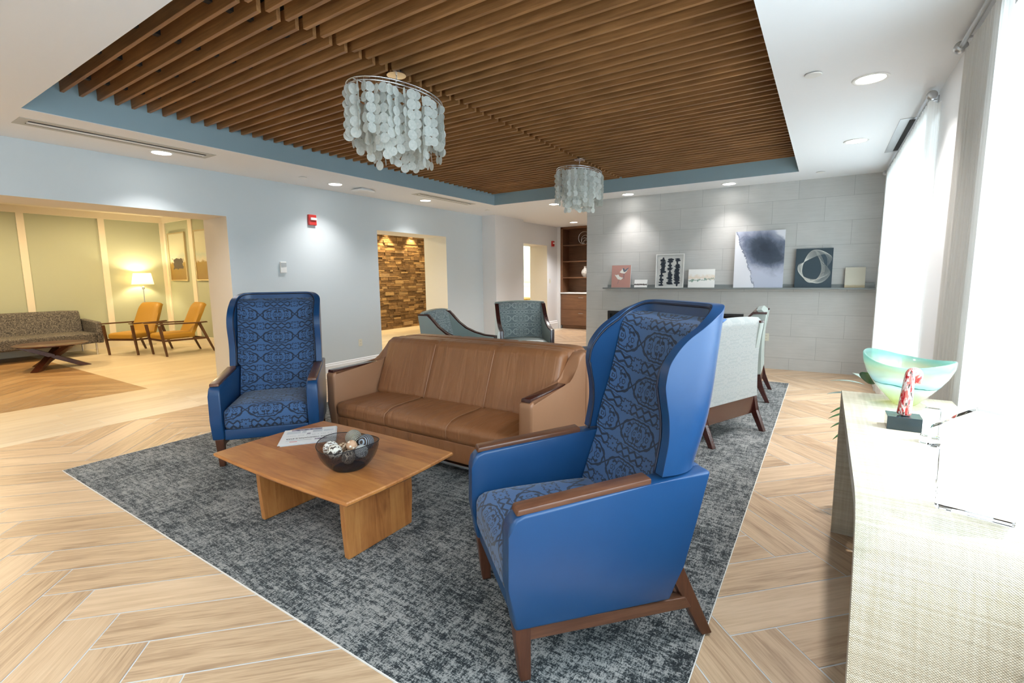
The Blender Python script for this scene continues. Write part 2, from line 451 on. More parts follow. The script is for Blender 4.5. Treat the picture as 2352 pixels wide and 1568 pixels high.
# floor: grout bed, herringbone, pale border band and inset
def clip(poly, x0, x1, y0, y1):
    for ax, lim, sg in ((0, x0, 1), (0, x1, -1), (1, y0, 1), (1, y1, -1)):
        out = []
        for i in range(len(poly)):
            a, b = poly[i-1], poly[i]; da, db = (a[ax]-lim)*sg, (b[ax]-lim)*sg
            if (da >= 0) != (db >= 0):
                t = da/(da-db); out.append((a[0]+(b[0]-a[0])*t, a[1]+(b[1]-a[1])*t))
            if db >= 0: out.append(b)
        poly = out
        if not poly: return []
    return poly
bm = BM(); uvl = bm.loops.layers.uv.new('UVMap'); cl = bm.loops.layers.color.new('tone')
f = bm.faces.new([bm.verts.new(v) for v in ((-16, -3, -.0015), (1.1, -3, -.0015), (1.1, 16, -.0015), (-16, 16, -.0015))]); f.material_index = 0
def plank(poly, mat, o, du, tone):
    if len(poly) < 3: return
    f = bm.faces.new([bm.verts.new((p[0], p[1], 0)) for p in poly]); f.material_index = mat
    dv = (-du[1], du[0])
    for lp in f.loops:
        p = lp.vert.co; q = (p.x-o[0], p.y-o[1])
        lp[uvl].uv = (q[0]*du[0]+q[1]*du[1], q[0]*dv[0]+q[1]*dv[1]); lp[cl] = (tone, tone, tone, 1)
HL, HW, u0, v0 = 1.046, .2225, -1.57, 2.565; gr = .0032
rt = math.sqrt(.5)
def uv2xy(u, v): return ((u-v)*rt, (u+v)*rt)
def herring(x0, x1, y0, y1, mat):
    for mth in range(-14, 14):
        for k in range(-70, 90):
            for kind in (0, 1):
                a, b = u0 + k*HW + mth*HL, v0 - k*HW + mth*HL
                if kind == 0: r = (a, a+HL, b-HW, b)
                else: r = (a, a+HW, b-HW-HL, b-HW)
                r = (r[0]+gr, r[1]-gr, r[2]+gr, r[3]-gr)
                cs = [uv2xy(r[0], r[2]), uv2xy(r[1], r[2]), uv2xy(r[1], r[3]), uv2xy(r[0], r[3])]
                if max(c[0] for c in cs) < x0 or min(c[0] for c in cs) > x1 or max(c[1] for c in cs) < y0 or min(c[1] for c in cs) > y1: continue
                rnd = random.Random(k*131+mth*17+kind*7919)
                plank(clip(cs, x0, x1, y0, y1), mat, cs[0], (rt, rt) if kind == 0 else (-rt, rt), rnd.random())
herring(-6.25, .62, -2.5, 13.2, 1)
herring(-13.6, -7.93, -2.5, 2.74, 3)
def rows(x0, x1, y0, y1, w=.222, L=1.2):
    x = x0; i = 0
    while x < x1-1e-4:
        y = y0 - random.random()*L
        while y < y1:
            plank(clip([(x+gr/2, y+gr/2), (min(x+w, x1)-gr/2, y+gr/2), (min(x+w, x1)-gr/2, y+L-gr/2), (x+gr/2, y+L-gr/2)], x0, x1, y0, y1), 2, (x, y), (0, 1), random.random())
            y += L
        x += w
rows(-7.93, -6.25, -2.5, 2.74); rows(-13.8, -6.25, 2.74, 5.5); rows(-14, -6.25, 5.5, 13.2)
floor = struct('floor', bm, [M['grout'], M['plank'], M['plank_light'], M['plank_inset']], recalc=False)

# left wall with its openings
OY0, OY1, OZ = -1.2, 3.36, 2.335; DY0, DY1, DZ = 5.90, 7.74, 2.345; WB = -7.27; HT = 3.6
def wall_boxes(name, boxes, mats, face_mat=None):
    bm = BM()
    for b in boxes: box(bm, *b[:6])
    bm.normal_update()
    if face_mat:
        for f in bm.faces: f.material_index = face_mat(f)
    return struct(name, bm, mats)
def lw(f):
    n = f.normal; c = f.calc_center_median()
    if n.x > .9: return 0
    return 1
wall_boxes('wall_left', [(WB, WX, -2.5, OY0, 0, HT), (WB, WX, OY1, DY0, 0, HT), (WB, WX, DY1, 9.02, 0, HT), (WB, WX, OY0, OY1, OZ, HT), (WB, WX, DY0, DY1, DZ, HT)], [M['wall'], M['jamb']], lw)
wall_boxes('wall_column', [(WB, -6.28, 9.0, 10.20, 0, HT)], [M['column']])
wall_boxes('wall_left_far', [(WB+.22, X2, 10.2, 10.4, 0, HT), (WB+.22, X2, 11.80, 13.4, 0, HT), (WB+.22, X2, 10.4, 11.80, 2.35, HT)], [M['column'], M['jamb']], lw)
# feature wall
def rot_box(bm, s0, s1, o0, o1, z0, z1, **k):
    vs = [fwp(0, 0, 0)]
    Mx = Matrix(((FT.x, FN.x, 0, FP.x), (FT.y, FN.y, 0, FP.y), (0, 0, 1, 0), (0, 0, 0, 1)))
    return box(bm, s0, s1, o0, o1, z0, z1, M=Mx, **k)
def fobj(name, bm, mats, parent=None, **k):
    """mesh built in feature-wall coordinates: x along the wall, y = behind, z up"""
    o = obj(name, bm, mats, parent, **k); return o
def fplace(o, s=0, off=0, z=0):
    p = fwp(s, off, z); o.location = p; o.rotation_euler = (0, 0, FA); return o
FX0, FX1, FZ0, FZ1 = -1.38, .92, .28, .86       # fireplace opening
bm = BM()
for b in ((-1.805, FX0, 0, .55, 0, 2.9), (FX1, 3.1, 0, .55, 0, 2.9), (FX0, FX1, 0, .55, FZ1, 2.9), (FX0, FX1, 0, .55, 0, FZ0), (FX0, FX1, .4, .55, FZ0, FZ1)): box(bm, *b)
fplace(struct('wall_feature', bm, M['tile']))
wall_boxes('wall_back', [(-7.2, 1.2, 13.1, 13.3, 0, HT), (-3.4, -3.2, 9.3, 13.1, 0, HT)], [M['column']])
wall_boxes('wall_front', [(-14.2, 1.2, -2.7, -2.5, 0, HT)], [M['wall']])
# right wall with two deep windows
RX, RB = .66, 1.12
SZ = .79
wins = [(-1.9, 3.28, SZ, 2.72), (5.0, 8.05, .35, 2.72)]
bs = [(RX, RB, -2.5, -1.9, 0, HT), (RX, RB, 3.28, 5.0, 0, HT), (RX, RB, 8.05, 9.5, 0, HT)]
for y0, y1, z0, z1 in wins: bs += [(RX, RB, y0, y1, 0, z0), (RX, RB, y0, y1, z1, HT)]
wall_boxes('wall_right', bs, [M['white']])
for i, (y0, y1, z0, z1) in enumerate(wins):
    bm = BM(); box(bm, 1.05, 1.058, y0, y1, z0, z1)
    w = struct('window_%d' % (i+1), bm, M['pane'])
    bm = BM(); n = 3
    for k in range(n+1):
        y = y0 + (y1-y0)*k/n; box(bm, 1.02, 1.09, max(y0, y-.03), min(y1, y+.03), z0, z1)
    box(bm, 1.02, 1.09, y0, y1, z0, z0+.06); box(bm, 1.02, 1.09, y0, y1, z1-.06, z1)
    struct('window_frame', bm, M['white'], w)
bm = BM(); box(bm, .585, 1.05, -1.9, 3.09, SZ, SZ+.04, bevel=.006); struct('trim_sill', bm, M['sill'])
# ceiling with the tray recess
TX0, TX1, TY0, TY1, TZ = -5.5, -.39, 1.25, 7.87, 3.5
bm = BM()
for b in ((-6.65, TX0, -2.5, 13.2), (TX1, 1.12, -2.5, 13.2), (TX0, TX1, -2.5, TY0), (TX0, TX1, TY1, 13.2)): box(bm, *b, ZC, ZC+.004)
box(bm, -6.7, -6.65, 10, 13, ZC, ZC+.02)
struct('ceiling', bm, M['ceil'])
bm = BM()
for b in ((TX0-.02, TX0, TY0-.02, TY1+.02), (TX1, TX1+.02, TY0-.02, TY1+.02), (TX0, TX1, TY0-.02, TY0), (TX0, TX1, TY1, TY1+.02)): box(bm, *b, ZC+.0038, TZ)
struct('ceiling_tray_side', bm, M['tray'])
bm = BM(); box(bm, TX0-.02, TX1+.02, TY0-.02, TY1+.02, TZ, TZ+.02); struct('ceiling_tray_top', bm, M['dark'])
# lobby shell beyond the left opening
LX, LY, LZ = -13.7, 5.40, 2.98
wall_boxes('wall_lobby_back', [(LX-.15, LX, -2.5, LY+.15, 0, 3.6)], [M['sage']])
wall_boxes('wall_lobby_side', [(LX, WB-.4, LY, LY+.12, 0, 3.6)], [M['sage']])
bm = BM(); box(bm, LX, WB, -2.5, LY, LZ+.06, LZ+.08); struct('ceiling_lobby', bm, M['cream'])
bm = BM(); box(bm, -14.2, WB, LY+.12, 16, 3.0, 3.02); struct('ceiling_hall', bm, M['cream'])
bm = BM()
for y in (-1.0, .3, 1.6, 2.88, 4.18): box(bm, LX, LX+.02, y-.058, y+.058, .16, 2.9)
box(bm, LX, LX+.02, LY-.09, LY, .16, 2.9)
for x0, x1 in ((LX, LX+.11), (-12.40, -12.22)): box(bm, x0, x1, LY-.02, LY, .16, 2.9)
box(bm, LX, LX+.03, -2.5, LY, 2.9, 3.04); box(bm, LX, WB-.4, LY-.03, LY, 2.9, 3.04)
struct('trim_lobby_battens', bm, M['cream'])
def base_profile(h=.15, d=.018): return [(0, 0), (d, 0), (d, h*.72), (d*.6, h*.80), (d*.55, h*.93), (0, h)]
bm = BM(); prism(bm, [(LX+x, z) for x, z in base_profile(.2, .02)], -2.5, LY, 'y'); prism(bm, [(LY-x, z) for x, z in base_profile(.2, .02)], LX, WB-.4, 'x')
struct('baseboard_lobby', bm, M['cream'])
bm = BM(); prism(bm, [(WX+x, z) for x, z in base_profile()], OY1, DY0, 'y'); prism(bm, [(WX+x, z) for x, z in base_profile()], DY1, 9.0, 'y')
prism(bm, [(-6.28+x, z) for x, z in base_profile()], 9.0, 10.20, 'y'); prism(bm, [(X2+x*1.3, z) for x, z in base_profile(.24, .03)], 11.80, 12.38, 'y')
struct('baseboard_left', bm, M['white'])
# stacked-stone wall seen through the doorway: every stone a block, rough faces
bm = BM(); cl = bm.loops.layers.color.new('tone'); rnd = random.Random(3)
z = 0
while z < 2.95:
    h = rnd.choice((.05, .07, .09, .11)); y = 8.4 + rnd.random()*.1
    while y < 12.4:
        w = rnd.uniform(.12, .42); d = rnd.uniform(.0, .05)
        if h > .08 and rnd.random() < .35:
            hs = h*rnd.uniform(.4, .6); parts = [(z, z+hs, d), (z+hs, z+h, rnd.uniform(0, .05))]
        else: parts = [(z, z+h, d)]
        for a, b, dd in parts:
            fs = box(bm, -11.0, -10.82+dd, y+.003, y+w-.003, a+.003, b-.003)
            t = rnd.random()
            for f in fs:
                for lp in f.loops: lp[cl] = (t, t, t, 1)
        y += w
    z += h
box(bm, -11.1, -10.86, 8.3, 12.5, 0, 3.0)
struct('wall_stone', bm, M['stone'])
wall_boxes('wall_hall_end', [(-11.1, -8.7, 12.5, 12.6, 0, 3.)], [M['jamb']])
wall_boxes('wall_far_room', [(-14.2, -8.2, 17.0, 17.1, 0, 3.1), (-14.2, -14.1, 12, 17, 0, 3.1), (-8.2, -7.1, 17.0, 17.1, 0, 3.1), (-7.2, -7.1, 13.3, 17.0, 0, 3.1)], [M['sage']])
bm = BM(); box(bm, -14.1, -8.2, 16.96, 17.0, 1.16, 1.24); struct('trim_chair_rail', bm, M['cream'])

# ------------------------------------------------------------------ wooden slat ceiling hanging in the tray
t = thing('slat_ceiling', 'dark-stained wooden slat ceiling hung inside the recessed ceiling tray', 'slatted ceiling', ((TX0+TX1)/2, (TY0+TY1)/2, 3.09))
cx, cy = (TX0+TX1)/2, (TY0+TY1)/2
SB, SH = 0, .145
for side in (0, 1):
    bm = BM()
    for k in range(51):
        y = 1.505 + .1252*k + (.030 if side else 0) - cy
        if y + .03 + cy > TY1: break
        if side == 0: box(bm, TX0+.004-cx, -2.93-cx, y, y+.027, SB, SB+SH, bevel=.0015, seg=1)
        else: box(bm, -2.895-cx, TX1-.004-cx, y, y+.027, SB, SB+SH, bevel=.0015, seg=1)
    obj('slat_panel', bm, M['slat'], t)
for x in (-5.2, -4.55, -3.9, -3.2, -2.62, -1.9, -1.2, -.6):
    bm = BM(); box(bm, x-.02-cx, x+.02-cx, TY0+.01-cy, TY1-.01-cy, SH+.0, SH+.05)
    y = 1.505
    while y < TY1-.1:
        box(bm, x-.022-cx, x+.022-cx, y-.050-cy, y-.001-cy, SH-.080, SH-.01); y += .1252
    obj('carrier_rail', bm, M['black'], t)
# added dark lid above the rails, put in to darken the slat gaps
bm = BM(); box(bm, TX0+.002-cx, TX1-.002-cx, TY0+.002-cy, TY1-.002-cy, SH+.055, SH+.065); obj('gap_dark_lid', bm, M['dark'], t)

# ------------------------------------------------------------------ ceiling fixtures
LIGHTS = []
def spot(name, loc, power, ang=1.5, blend=.7, col=(1, .955, .90), r=.05, tgt=None):
    L = bpy.data.lights.new(name, 'SPOT'); L.energy = power; L.spot_size = ang; L.spot_blend = blend; L.color = col; L.shadow_soft_size = r
    o = bpy.data.objects.new(name, L); o.location = loc; C.objects.link(o)
    if tgt: o.rotation_euler = (Vector(tgt)-Vector(loc)).to_track_quat('-Z', 'Y').to_euler()
    return o
bm = BM(); lathe(bm, [(.112, 0), (.112, -.006), (.100, -.010), (.094, -.004), (.088, .02), (.088, .0)], 40); me_ring = bm
def downlight(x, y, label, group=None, first=[None]):
    if first[0] is None:
        t = thing('downlight', label, 'ceiling light', (x, y, ZC), 0, group)
        bm = BM(); lathe(bm, [(.090, -.001), (.115, -.001), (.112, -.008), (.100, -.010), (.090, -.006)], 40, closed=True); obj('trim_ring', bm, M['plastic'], t, smooth=40)
        bm = BM(); lathe(bm, [(.001, -.006), (.089, -.006), (.089, -.002), (.001, -.002)], 40); obj('diffuser', bm, M['lamp_on'], t)
        first[0] = t
    else:
        t = copy_tree(first[0]); t.location = (x, y, ZC); t['label'] = label
        if group: t['group'] = group
    return t
DL = [(-6.15, 2.48, 'round recessed downlight beside the long slot vent above the wide lobby opening'),
      (-6.14, 4.70, 'round recessed downlight above the fire alarm, beside the white sensor box'),
      (-6.13, 6.60, 'round recessed downlight above the stone-wall doorway, beside the short slot vent'),
      (-4.48, 8.42, 'round recessed downlight partly behind the far shell chandelier'),
      (-5.55, 11.5, 'small-looking round recessed downlight in front of the built-in shelves'),
      (-2.93, 8.20, 'round recessed downlight above the small pictures on the ledge'),
      (-1.33, 8.22, 'round recessed downlight above the big ink painting on the ledge'),
      (.19, 4.48, 'largest-looking round recessed downlight near the window curtains'),
      (.19, 6.43, 'second round recessed downlight out from the window curtains, nearer the tiled wall')]
for x, y, lb in DL:
    downlight(x, y, lb, 'round recessed downlights')
    near_wall = lb.find('pictures') > 0 or lb.find('ink') > 0
    tgt = None
    spot('downlight_beam', (x, y, ZC-.015), 44 if y > 8 and x > -4 else 66 if x < -6 else 190 if y > 8 else 110, 1.65 if near_wall else 2.0, 1., (1, .95, .92), .06, tgt)
for x, y, p in ((-5.2, -.5, 30), (-3.6, -.5, 34), (-2.0, -.5, 40), (-6.15, .3, 40), (-4.4, -1.8, 80), (-1.6, -1.8, 80), (.19, 2.5, 40)):  # added unseen downlights brightening the near floor and ceiling; last beam has no fixture
    if (x, y) != (.19, 2.5): downlight(x, y, 'added round recessed downlight behind the viewer, there to brighten the near room', 'round recessed downlights')
    spot('downlight_beam', (x, y, ZC-.015), p, 2.3, .8, (1, .97, .94), .06)
# slot diffusers
def slot_vent(x0, x1, y0, y1, label, slots, wide=False):
    t = thing('slot_vent', label, 'air vent', ((x0+x1)/2, (y0+y1)/2, ZC), 0, 'linear slot air vents')
    w, d = (x1-x0)/2, (y1-y0)/2
    bm = BM(); box(bm, -w, w, -d, d, -.004, -.0005); obj('frame', bm, plain('vent_grey_frame', (.50, .50, .46), .5) if not wide else M['steel'], t)
    for a, b in slots:
        bm = BM(); box(bm, a, b, -d+.07, d-.07, -.007, -.0045); obj('slot', bm, M['black'], t)
    bm = BM(); box(bm, slots[0][1]+.002, (slots[1][0]-.002 if len(slots) > 1 else w-.01), -d+.07, d-.07, -.010, -.0045); obj('blade', bm, M['plastic'], t)
slot_vent(-6.04, -5.78, 1.30, 2.87, 'long slot air vent above the wide lobby opening', [(-.055, -.028), (.028, .055)])
slot_vent(-5.87, -5.66, 5.98, 7.48, 'slot air vent near the stone-wall doorway', [(-.045, -.025), (.025, .045)])
slot_vent(.49, .655, 5.79, 7.25, 'slot air vent tucked beside the window curtain', [(-.01, .045)], True)
# sprinkler covers
cap0 = None
for x, y, lb in [(-.155, 4.15, 'white sprinkler cover plate beside the largest-looking ceiling light near the windows'), (-.14, 8.05, 'white sprinkler cover plate near the top of the tiled wall'),
                 (-6.08, 4.13, 'white sprinkler cover plate beside the light above the fire alarm'), (-5.98, 8.30, 'white sprinkler cover plate near the grey column')]:
    if cap0 is None:
        bm = BM(); lathe(bm, [(.0, -.016), (.050, -.016), (.054, -.012), (.054, -.009), (.0, -.009)], 32)
        lathe(bm, [(.0, -.009), (.030, -.009), (.030, .0), (.0, .0)], 24)
        o = cap0 = obj('sprinkler_cover', bm, M['plastic'], smooth=40)
    else: o = cap0.copy(); C.objects.link(o)
    o.location = (x, y, ZC+.003); tag(o, lb, 'sprinkler cover', 'sprinkler cover plates')
bm = BM(); box(bm, -.11, .11, -.15, .15, -.045, -.012, bevel=.02, seg=3); box(bm, -.08, .08, -.1, .1, -.012, -.0005)
o = obj('ceiling_sensor', bm, M['plastic'], smooth=40); o.location = (-6.14, 5.21, ZC); tag(o, 'white rounded wireless sensor box on the ceiling between two downlights', 'sensor')

# ------------------------------------------------------------------ chandeliers of shell discs
def chandelier(cy, label, seed):
    rnd = random.Random(seed)
    t = thing('shell_chandelier', label, 'chandelier', (-2.93, cy, 2.93), 0, 'capiz shell chandeliers')
    A, B = .44, .27                                       # half axes along Y and X
    bm = BM()
    for zz, s in ((0, 1), (-.022, .985)):
        tube(bm, [(B*s*math.cos(2*PI*k/64), A*s*math.sin(2*PI*k/64), zz) for k in range(64)], .006, 6, closed=True)
    tube(bm, [(B*.62*math.cos(2*PI*k/48), A*.62*math.sin(2*PI*k/48), 0) for k in range(48)], .004, 6, closed=True)
    tube(bm, [(0, -A, 0), (0, A, 0)], .004, 6); tube(bm, [(-B, 0, 0), (B, 0, 0)], .004, 6)
    obj('ring_frame', bm, M['chrome'], t, smooth=True)
    bm = BM(); lathe(bm, [(.0, .155), (.075, .155), (.075, .172), (.060, .182), (.0, .182)], 32); obj('canopy', bm, M['chrome'], t, smooth=40)
    bm = BM(); z = .008; k = 0
    while z < .16:
        pts = []
        for a in range(12):
            th = 2*PI*a/12; u, w = .0075*math.cos(th), .013*math.sin(th)
            pts.append((u, 0, z+w) if k % 2 else (0, u, z+w))
        tube(bm, pts, .0022, 5, closed=True); z += .019; k += 1
    obj('chain', bm, M['chrome'], t, smooth=True)
    for ring, (fr, n) in enumerate(((1., 46), (.62, 26))):
        for k in range(n):
            a = 2*PI*(k+rnd.uniform(-.15, .15))/n; x, y = B*fr*math.cos(a), A*fr*math.sin(a)
            bm = BM(); rad = rnd.uniform(.034, .039)
            length = (.32 + .10*rnd.random()) if ring == 0 else .44 + .05*rnd.random()
            z = -.03 - rnd.uniform(0, .02)
            face = a + rnd.uniform(-.9, .9) if rnd.random() < .8 else rnd.uniform(0, PI)
            while -z < length:
                fa = face + rnd.uniform(-.35, .35); tl = rnd.uniform(-.12, .12)
                Mx = Matrix.Translation((x+rnd.uniform(-.003, .003), y+rnd.uniform(-.003, .003), z-rad)) @ Matrix.Rotation(fa, 4, 'Z') @ Matrix.Rotation(PI/2+tl, 4, 'Y')
                r = bmesh.ops.create_cone(bm, cap_ends=True, segments=18, radius1=rad, radius2=rad, depth=.0012, matrix=Mx)
                z -= rad*1.93
            tube(bm, [(x, y, -.004), (x, y, z+rad)], .0005, 3)
            obj('shell_strand', bm, M['shell'], t)
    # small bulbs inside
    for yy in (-.2, 0, .2):
        bm = BM(); lathe(bm, [(0, -.16), (.014, -.15), (.018, -.135), (.012, -.11), (.011, -.02), (0, -.02)], 12, c=(0, yy)); obj('lamp_holder', bm, M['plastic'], t, smooth=True)
chandelier(2.87, 'nearer oval chandelier of hanging white shell discs', 5)
chandelier(6.25, 'farther oval chandelier of hanging white shell discs, in front of the tiled wall', 9)

# ------------------------------------------------------------------ carpet
bm = BM(); box(bm, -5.03, -.34, 1.11, 7.48, 0.0005, .0075)
o = obj('area_carpet', bm, M['rug']); tag(o, 'dark grey and white streaked inset carpet under the central seating', 'carpet')
bm = BM(); e = .0035
for b in ((-5.03-e, -5.03, 1.11-e, 7.48+e), (-.34, -.34+e, 1.11-e, 7.48+e), (-5.03, -.34, 1.11-e, 1.11), (-5.03, -.34, 7.48, 7.48+e)): box(bm, *b, .0005, .0075)
obj('metal_edge_trim', bm, M['plastic'], o)

def lerp_tab(tab, z):
    """smooth (Catmull-Rom) interpolation in a table of (z, value)"""
    if z <= tab[0][0]: return tab[0][1]
    if z >= tab[-1][0]: return tab[-1][1]
    for i in range(len(tab)-1):
        if z <= tab[i+1][0]:
            (x1, y1), (x2, y2) = tab[i], tab[i+1]; x0, y0 = tab[max(0, i-1)]; x3, y3 = tab[min(len(tab)-1, i+2)]
            m1 = (y2-y0)/(x2-x0); m2 = (y3-y1)/(x3-x1); h = x2-x1; t = (z-x1)/h
            return (2*t**3-3*t*t+1)*y1 + (t**3-2*t*t+t)*h*m1 + (3*t*t-2*t**3)*y2 + (t**3-t*t)*h*m2
# ------------------------------------------------------------------ high-backed wing chairs
WF = [(.72, .254), (.80, .238), (.88, .226), (.96, .228), (1.03, .240), (1.09, .247), (1.15, .236), (1.2, .208), (1.25, .165), (1.29, .112), (1.33, .05), (1.36, -.01), (1.38, -.055)]
WBK = [(.74, .030), (.95, -.035), (1.2, -.07), (1.38, -.092)]
def wing_chair(x, y, rz, label, hw0=.40):
    t = thing('wing_chair', label, 'armchair', (x, y, 0), rz, 'blue high-backed wing chairs')
    th = .05; dh = hw0-.40
    ZT = [(0, 1.383), (.09, 1.378), (.22, 1.36), (.40, 1.33), (.58, 1.29), (.745, 1.25), (.88, 1.20), (.966, 1.15), (1., 1.09)]
    def path(u, v, inner):
        # plan position along the horseshoe, then the outline height there
        hw = hw0 - .012; r = .17; uu = u if u <= .5 else 1-u; sg = 1 if u <= .5 else -1
        def plan(z):
            sb = lerp_tab(WBK, z); sf = lerp_tab(WF, z) if z < 1.09 else .247; D = sf-sb
            h_, b_, rr = (hw-th, sb+th*.9, r-th) if inner else (hw, sb, r)
            if uu < .26: px, py = h_, sf + (b_+rr-sf)*(uu/.26)
            elif uu < .40:
                a = (uu-.26)/.14*PI/2; px, py = h_-rr+rr*math.cos(a), b_+rr-rr*math.sin(a)
            else: px, py = (h_-rr)*(1-(uu-.40)/.10), b_
            w = uu/.26 if uu < .26 else 1
            wo = 1 - (D-r)/D*(uu/.26) if uu < .26 else (r*(1-math.sin((uu-.26)/.14*PI/2))/D if uu < .4 else 0)
            return px, py, wo
        wo = plan(1.2)[2]; zt = lerp_tab(ZT, wo)
        z = .735 + (zt-.735)*v; px, py, _ = plan(z)
        return Vector((sg*px, py, z))
    bm = BM(); grid_solid(bm, lambda u, v: path(u, v, False), 80, 30, lambda u, v: path(u, v, True))
    sh = obj('wing_shell', bm, M['blue'], t, smooth=50)
    md = sh.modifiers.new('bevel', 'BEVEL'); md.width = .016; md.segments = 3; md.limit_method = 'ANGLE'; md.angle_limit = math.radians(50)
    pts = [path(0, k/20, True)+Vector((-.003, -.004, 0)) for k in range(20)] + [path(k/60, 1, True)+Vector((0, 0, -.012)) for k in range(61)] + [path(1, 1-k/20, True)+Vector((.003, -.004, 0)) for k in range(1, 21)]
    pts = [Vector((p.x*.985, p.y+.004, p.z-.004)) for p in pts]
    bm = BM(); tube(bm, pts, .005, 6); obj('piping', bm, M['navy'], t, smooth=True)
    # patterned inside back
    def fb(u, v):
        z = .43 + .895*v; hw = hw0 - .012 - th - .004 - (.028 if z < .73 else .004)
        X = (u-.5)*2; yb = lerp_tab([(.43, .315), (.60, .235), (.75, .165), (.95, .095), (1.15, .050), (1.335, .015)], z) + .075*abs(X)**4*min(1, v*2)*(1-.4*v)
        yb -= .05*max(0, (v-.93)/.07)**2
        return Vector((X*hw, yb, z))
    bm = BM(); grid_solid(bm, fb, 24, 30, lambda u, v: fb(u, v) + Vector((0, -.075, 0)))
    obj('back_cushion', bm, M['damask_blue'], t, smooth=60)
    # arms
    prof = [(.205, .225), (.845, .235), (.868, .40), (.865, .600), (.858, .638), (.838, .662), (.805, .674), (.30, .718), (.035, .738), (.095, .55), (.150, .36)]
    for sg in (1, -1):
        bm = BM(); prism(bm, prof, sg*hw0, sg*(hw0-.085), 'x', bevel=.014, seg=3); obj('arm_panel', bm, M['blue'], t, smooth=40)
        bm = BM(); prism(bm, [(.835, .668), (.30, .716), (.30, .740), (.828, .692)], sg*(hw0-.006), sg*(hw0-.075), 'x', bevel=.006, seg=2); obj('arm_cap', bm, M['walnut'], t, smooth=40)
    bm = BM(); prism(bm, [(.035, .738), (.095, .55), (.150, .36), (.205, .225), (.26, .225), (.22, .40), (.12, .738)], -.33-dh, .33+dh, 'x', bevel=.01); obj('lower_back', bm, M['blue'], t, smooth=40)
    bm = BM(); box(bm, -.316-dh, .316+dh, .2, .835, .225, .315, bevel=.012, seg=3); obj('seat_apron', bm, M['blue'], t, smooth=40)
    bm = BM(); cushion(bm, -.313-dh, .313+dh, .22, .856, .305, .485, r=.045, crown=.035); obj('seat_cushion', bm, M['damask_blue'], t, smooth=True)
    for sg in (1, -1):
        bm = BM(); taper(bm, (sg*(.352+dh), .798, 0.008), (sg*(.352+dh), .812, .24), (.042, .042), (.062, .064), .005); obj('leg', bm, M['walnutz'], t)
        bm = BM(); taper(bm, (sg*(.348+dh), .0, 0.008), (sg*(.335+dh), .172, .36), (.042, .050), (.045, .075), .005); obj('leg', bm, M['walnutz'], t)
        bm = BM(); prism(bm, [(.085, .150), (.80, .170), (.80, .226), (.115, .200)], sg*(.372+dh), sg*(.332+dh), 'x', bevel=.004); obj('side_rail', bm, M['walnut'], t)
    bm = BM(); box(bm, -.34-dh, .34+dh, .10, .13, .155, .19, bevel=.004); obj('stretcher', bm, M['walnut'], t)
    return t
RC = math.atan2(.654, -.757)
fwd = Vector((-.654, -.757)); rgt = Vector((fwd.y, -fwd.x))
# near chair: its left legs stand on the measured feet
rear_left = Vector((-.341, 1.986))
org = rear_left + rgt*.317
wing_chair(org.x, org.y, math.atan2(-fwd.x, fwd.y), 'nearest blue leather wing chair, seen from its side, dark patterned seat', .365)
wing_chair(-4.388, 2.627, 4.004, 'blue leather wing chair facing us beside the left end of the tan sofa')

# ------------------------------------------------------------------ tan sofas, back to back
def sofa(x, y, rz, label):
    t = thing('tan_sofa', label, 'sofa', (x, y, 0), rz, 'tan leather sofas back to back')
    hw = 1.07
    prof = [(.008, .115), (.84, .115), (.862, .38), (.868, .655), (.845, .682), (.30, .695), (.24, .725), (.18, .80), (.12, .875), (.06, .905), (.008, .905)]
    for sg in (1, -1):
        bm = BM(); prism(bm, prof, sg*hw, sg*(hw-.105), 'x', bevel=.02, seg=3); obj('arm', bm, M['tan_lit'], t, smooth=40)
        bm = BM(); prism(bm, [(.858, .676), (.34, .690), (.34, .707), (.852, .700)], sg*(hw-.018), sg*(hw-.088), 'x', bevel=.004); obj('arm_cap', bm, M['mahog'], t, smooth=40)
    bm = BM(); cushion(bm, -hw+.09, hw-.09, .0, .135, .115, .925, r=.035, crown=.008); obj('back_frame', bm, M['tan'], t, smooth=True)
    bm = BM(); Sh = Matrix.Translation((0, .255, .405)) @ Matrix(((1, 0, 0, 0), (0, 1, -.40, 0), (0, 0, 1, 0), (0, 0, 0, 1)))
    cushion(bm, -hw+.107, hw-.107, 0, .165, 0, .515, r=.05, crown=.01, nx=60, M=Sh, seams=(-.33, .33)); obj('back_cushion', bm, M['tan'], t, smooth=True)
    bm = BM(); cushion(bm, -hw+.107, hw-.107, .22, .875, .285, .415, r=.045, crown=.03, nx=60, seams=(-.33, .33)); obj('seat_cushion', bm, M['tan'], t, smooth=True)
    for sx in (-.33, .33):
        bm = BM(); tube(bm, [Sh @ Vector((sx, .166+.002*math.sin(k/12*PI), .03+.46*k/12)) for k in range(13)], .0035, 6); obj('back_seam', bm, M['tan_lit'], t, smooth=True)
        pts = [(sx, y, .417+.03*(1-(sx/(hw-.107))**4)*(1-((y-.5475)/.3275)**4)) for y in [.44+.036*k for k in range(11)]]
        pts += [(sx, .862, .405), (sx, .8755, .375), (sx, .8765, .31)]
        bm = BM(); tube(bm, pts, .003, 6); obj('seat_seam', bm, M['tan_lit'], t, smooth=True)
    bm = BM(); box(bm, -hw+.106, hw-.106, .1, .853, .135, .29, bevel=.012, seg=3); obj('apron', bm, M['tan'], t, smooth=40)
    bm = BM(); box(bm, -hw+.03, hw-.03, .03, .835, .095, .114, bevel=.002); obj('base_rail', bm, M['chrome'], t)
    for sg in (1, -1):
        for yy in (.1, .76): bm = BM(); box(bm, sg*(hw-.08)-.02, sg*(hw-.08)+.02, yy-.02, yy+.02, .008, .096, bevel=.003); obj('leg', bm, M['steel'], t)
    return t
sofa(-2.63, 3.485, PI, 'tan leather three-seat sofa facing the wooden coffee table')
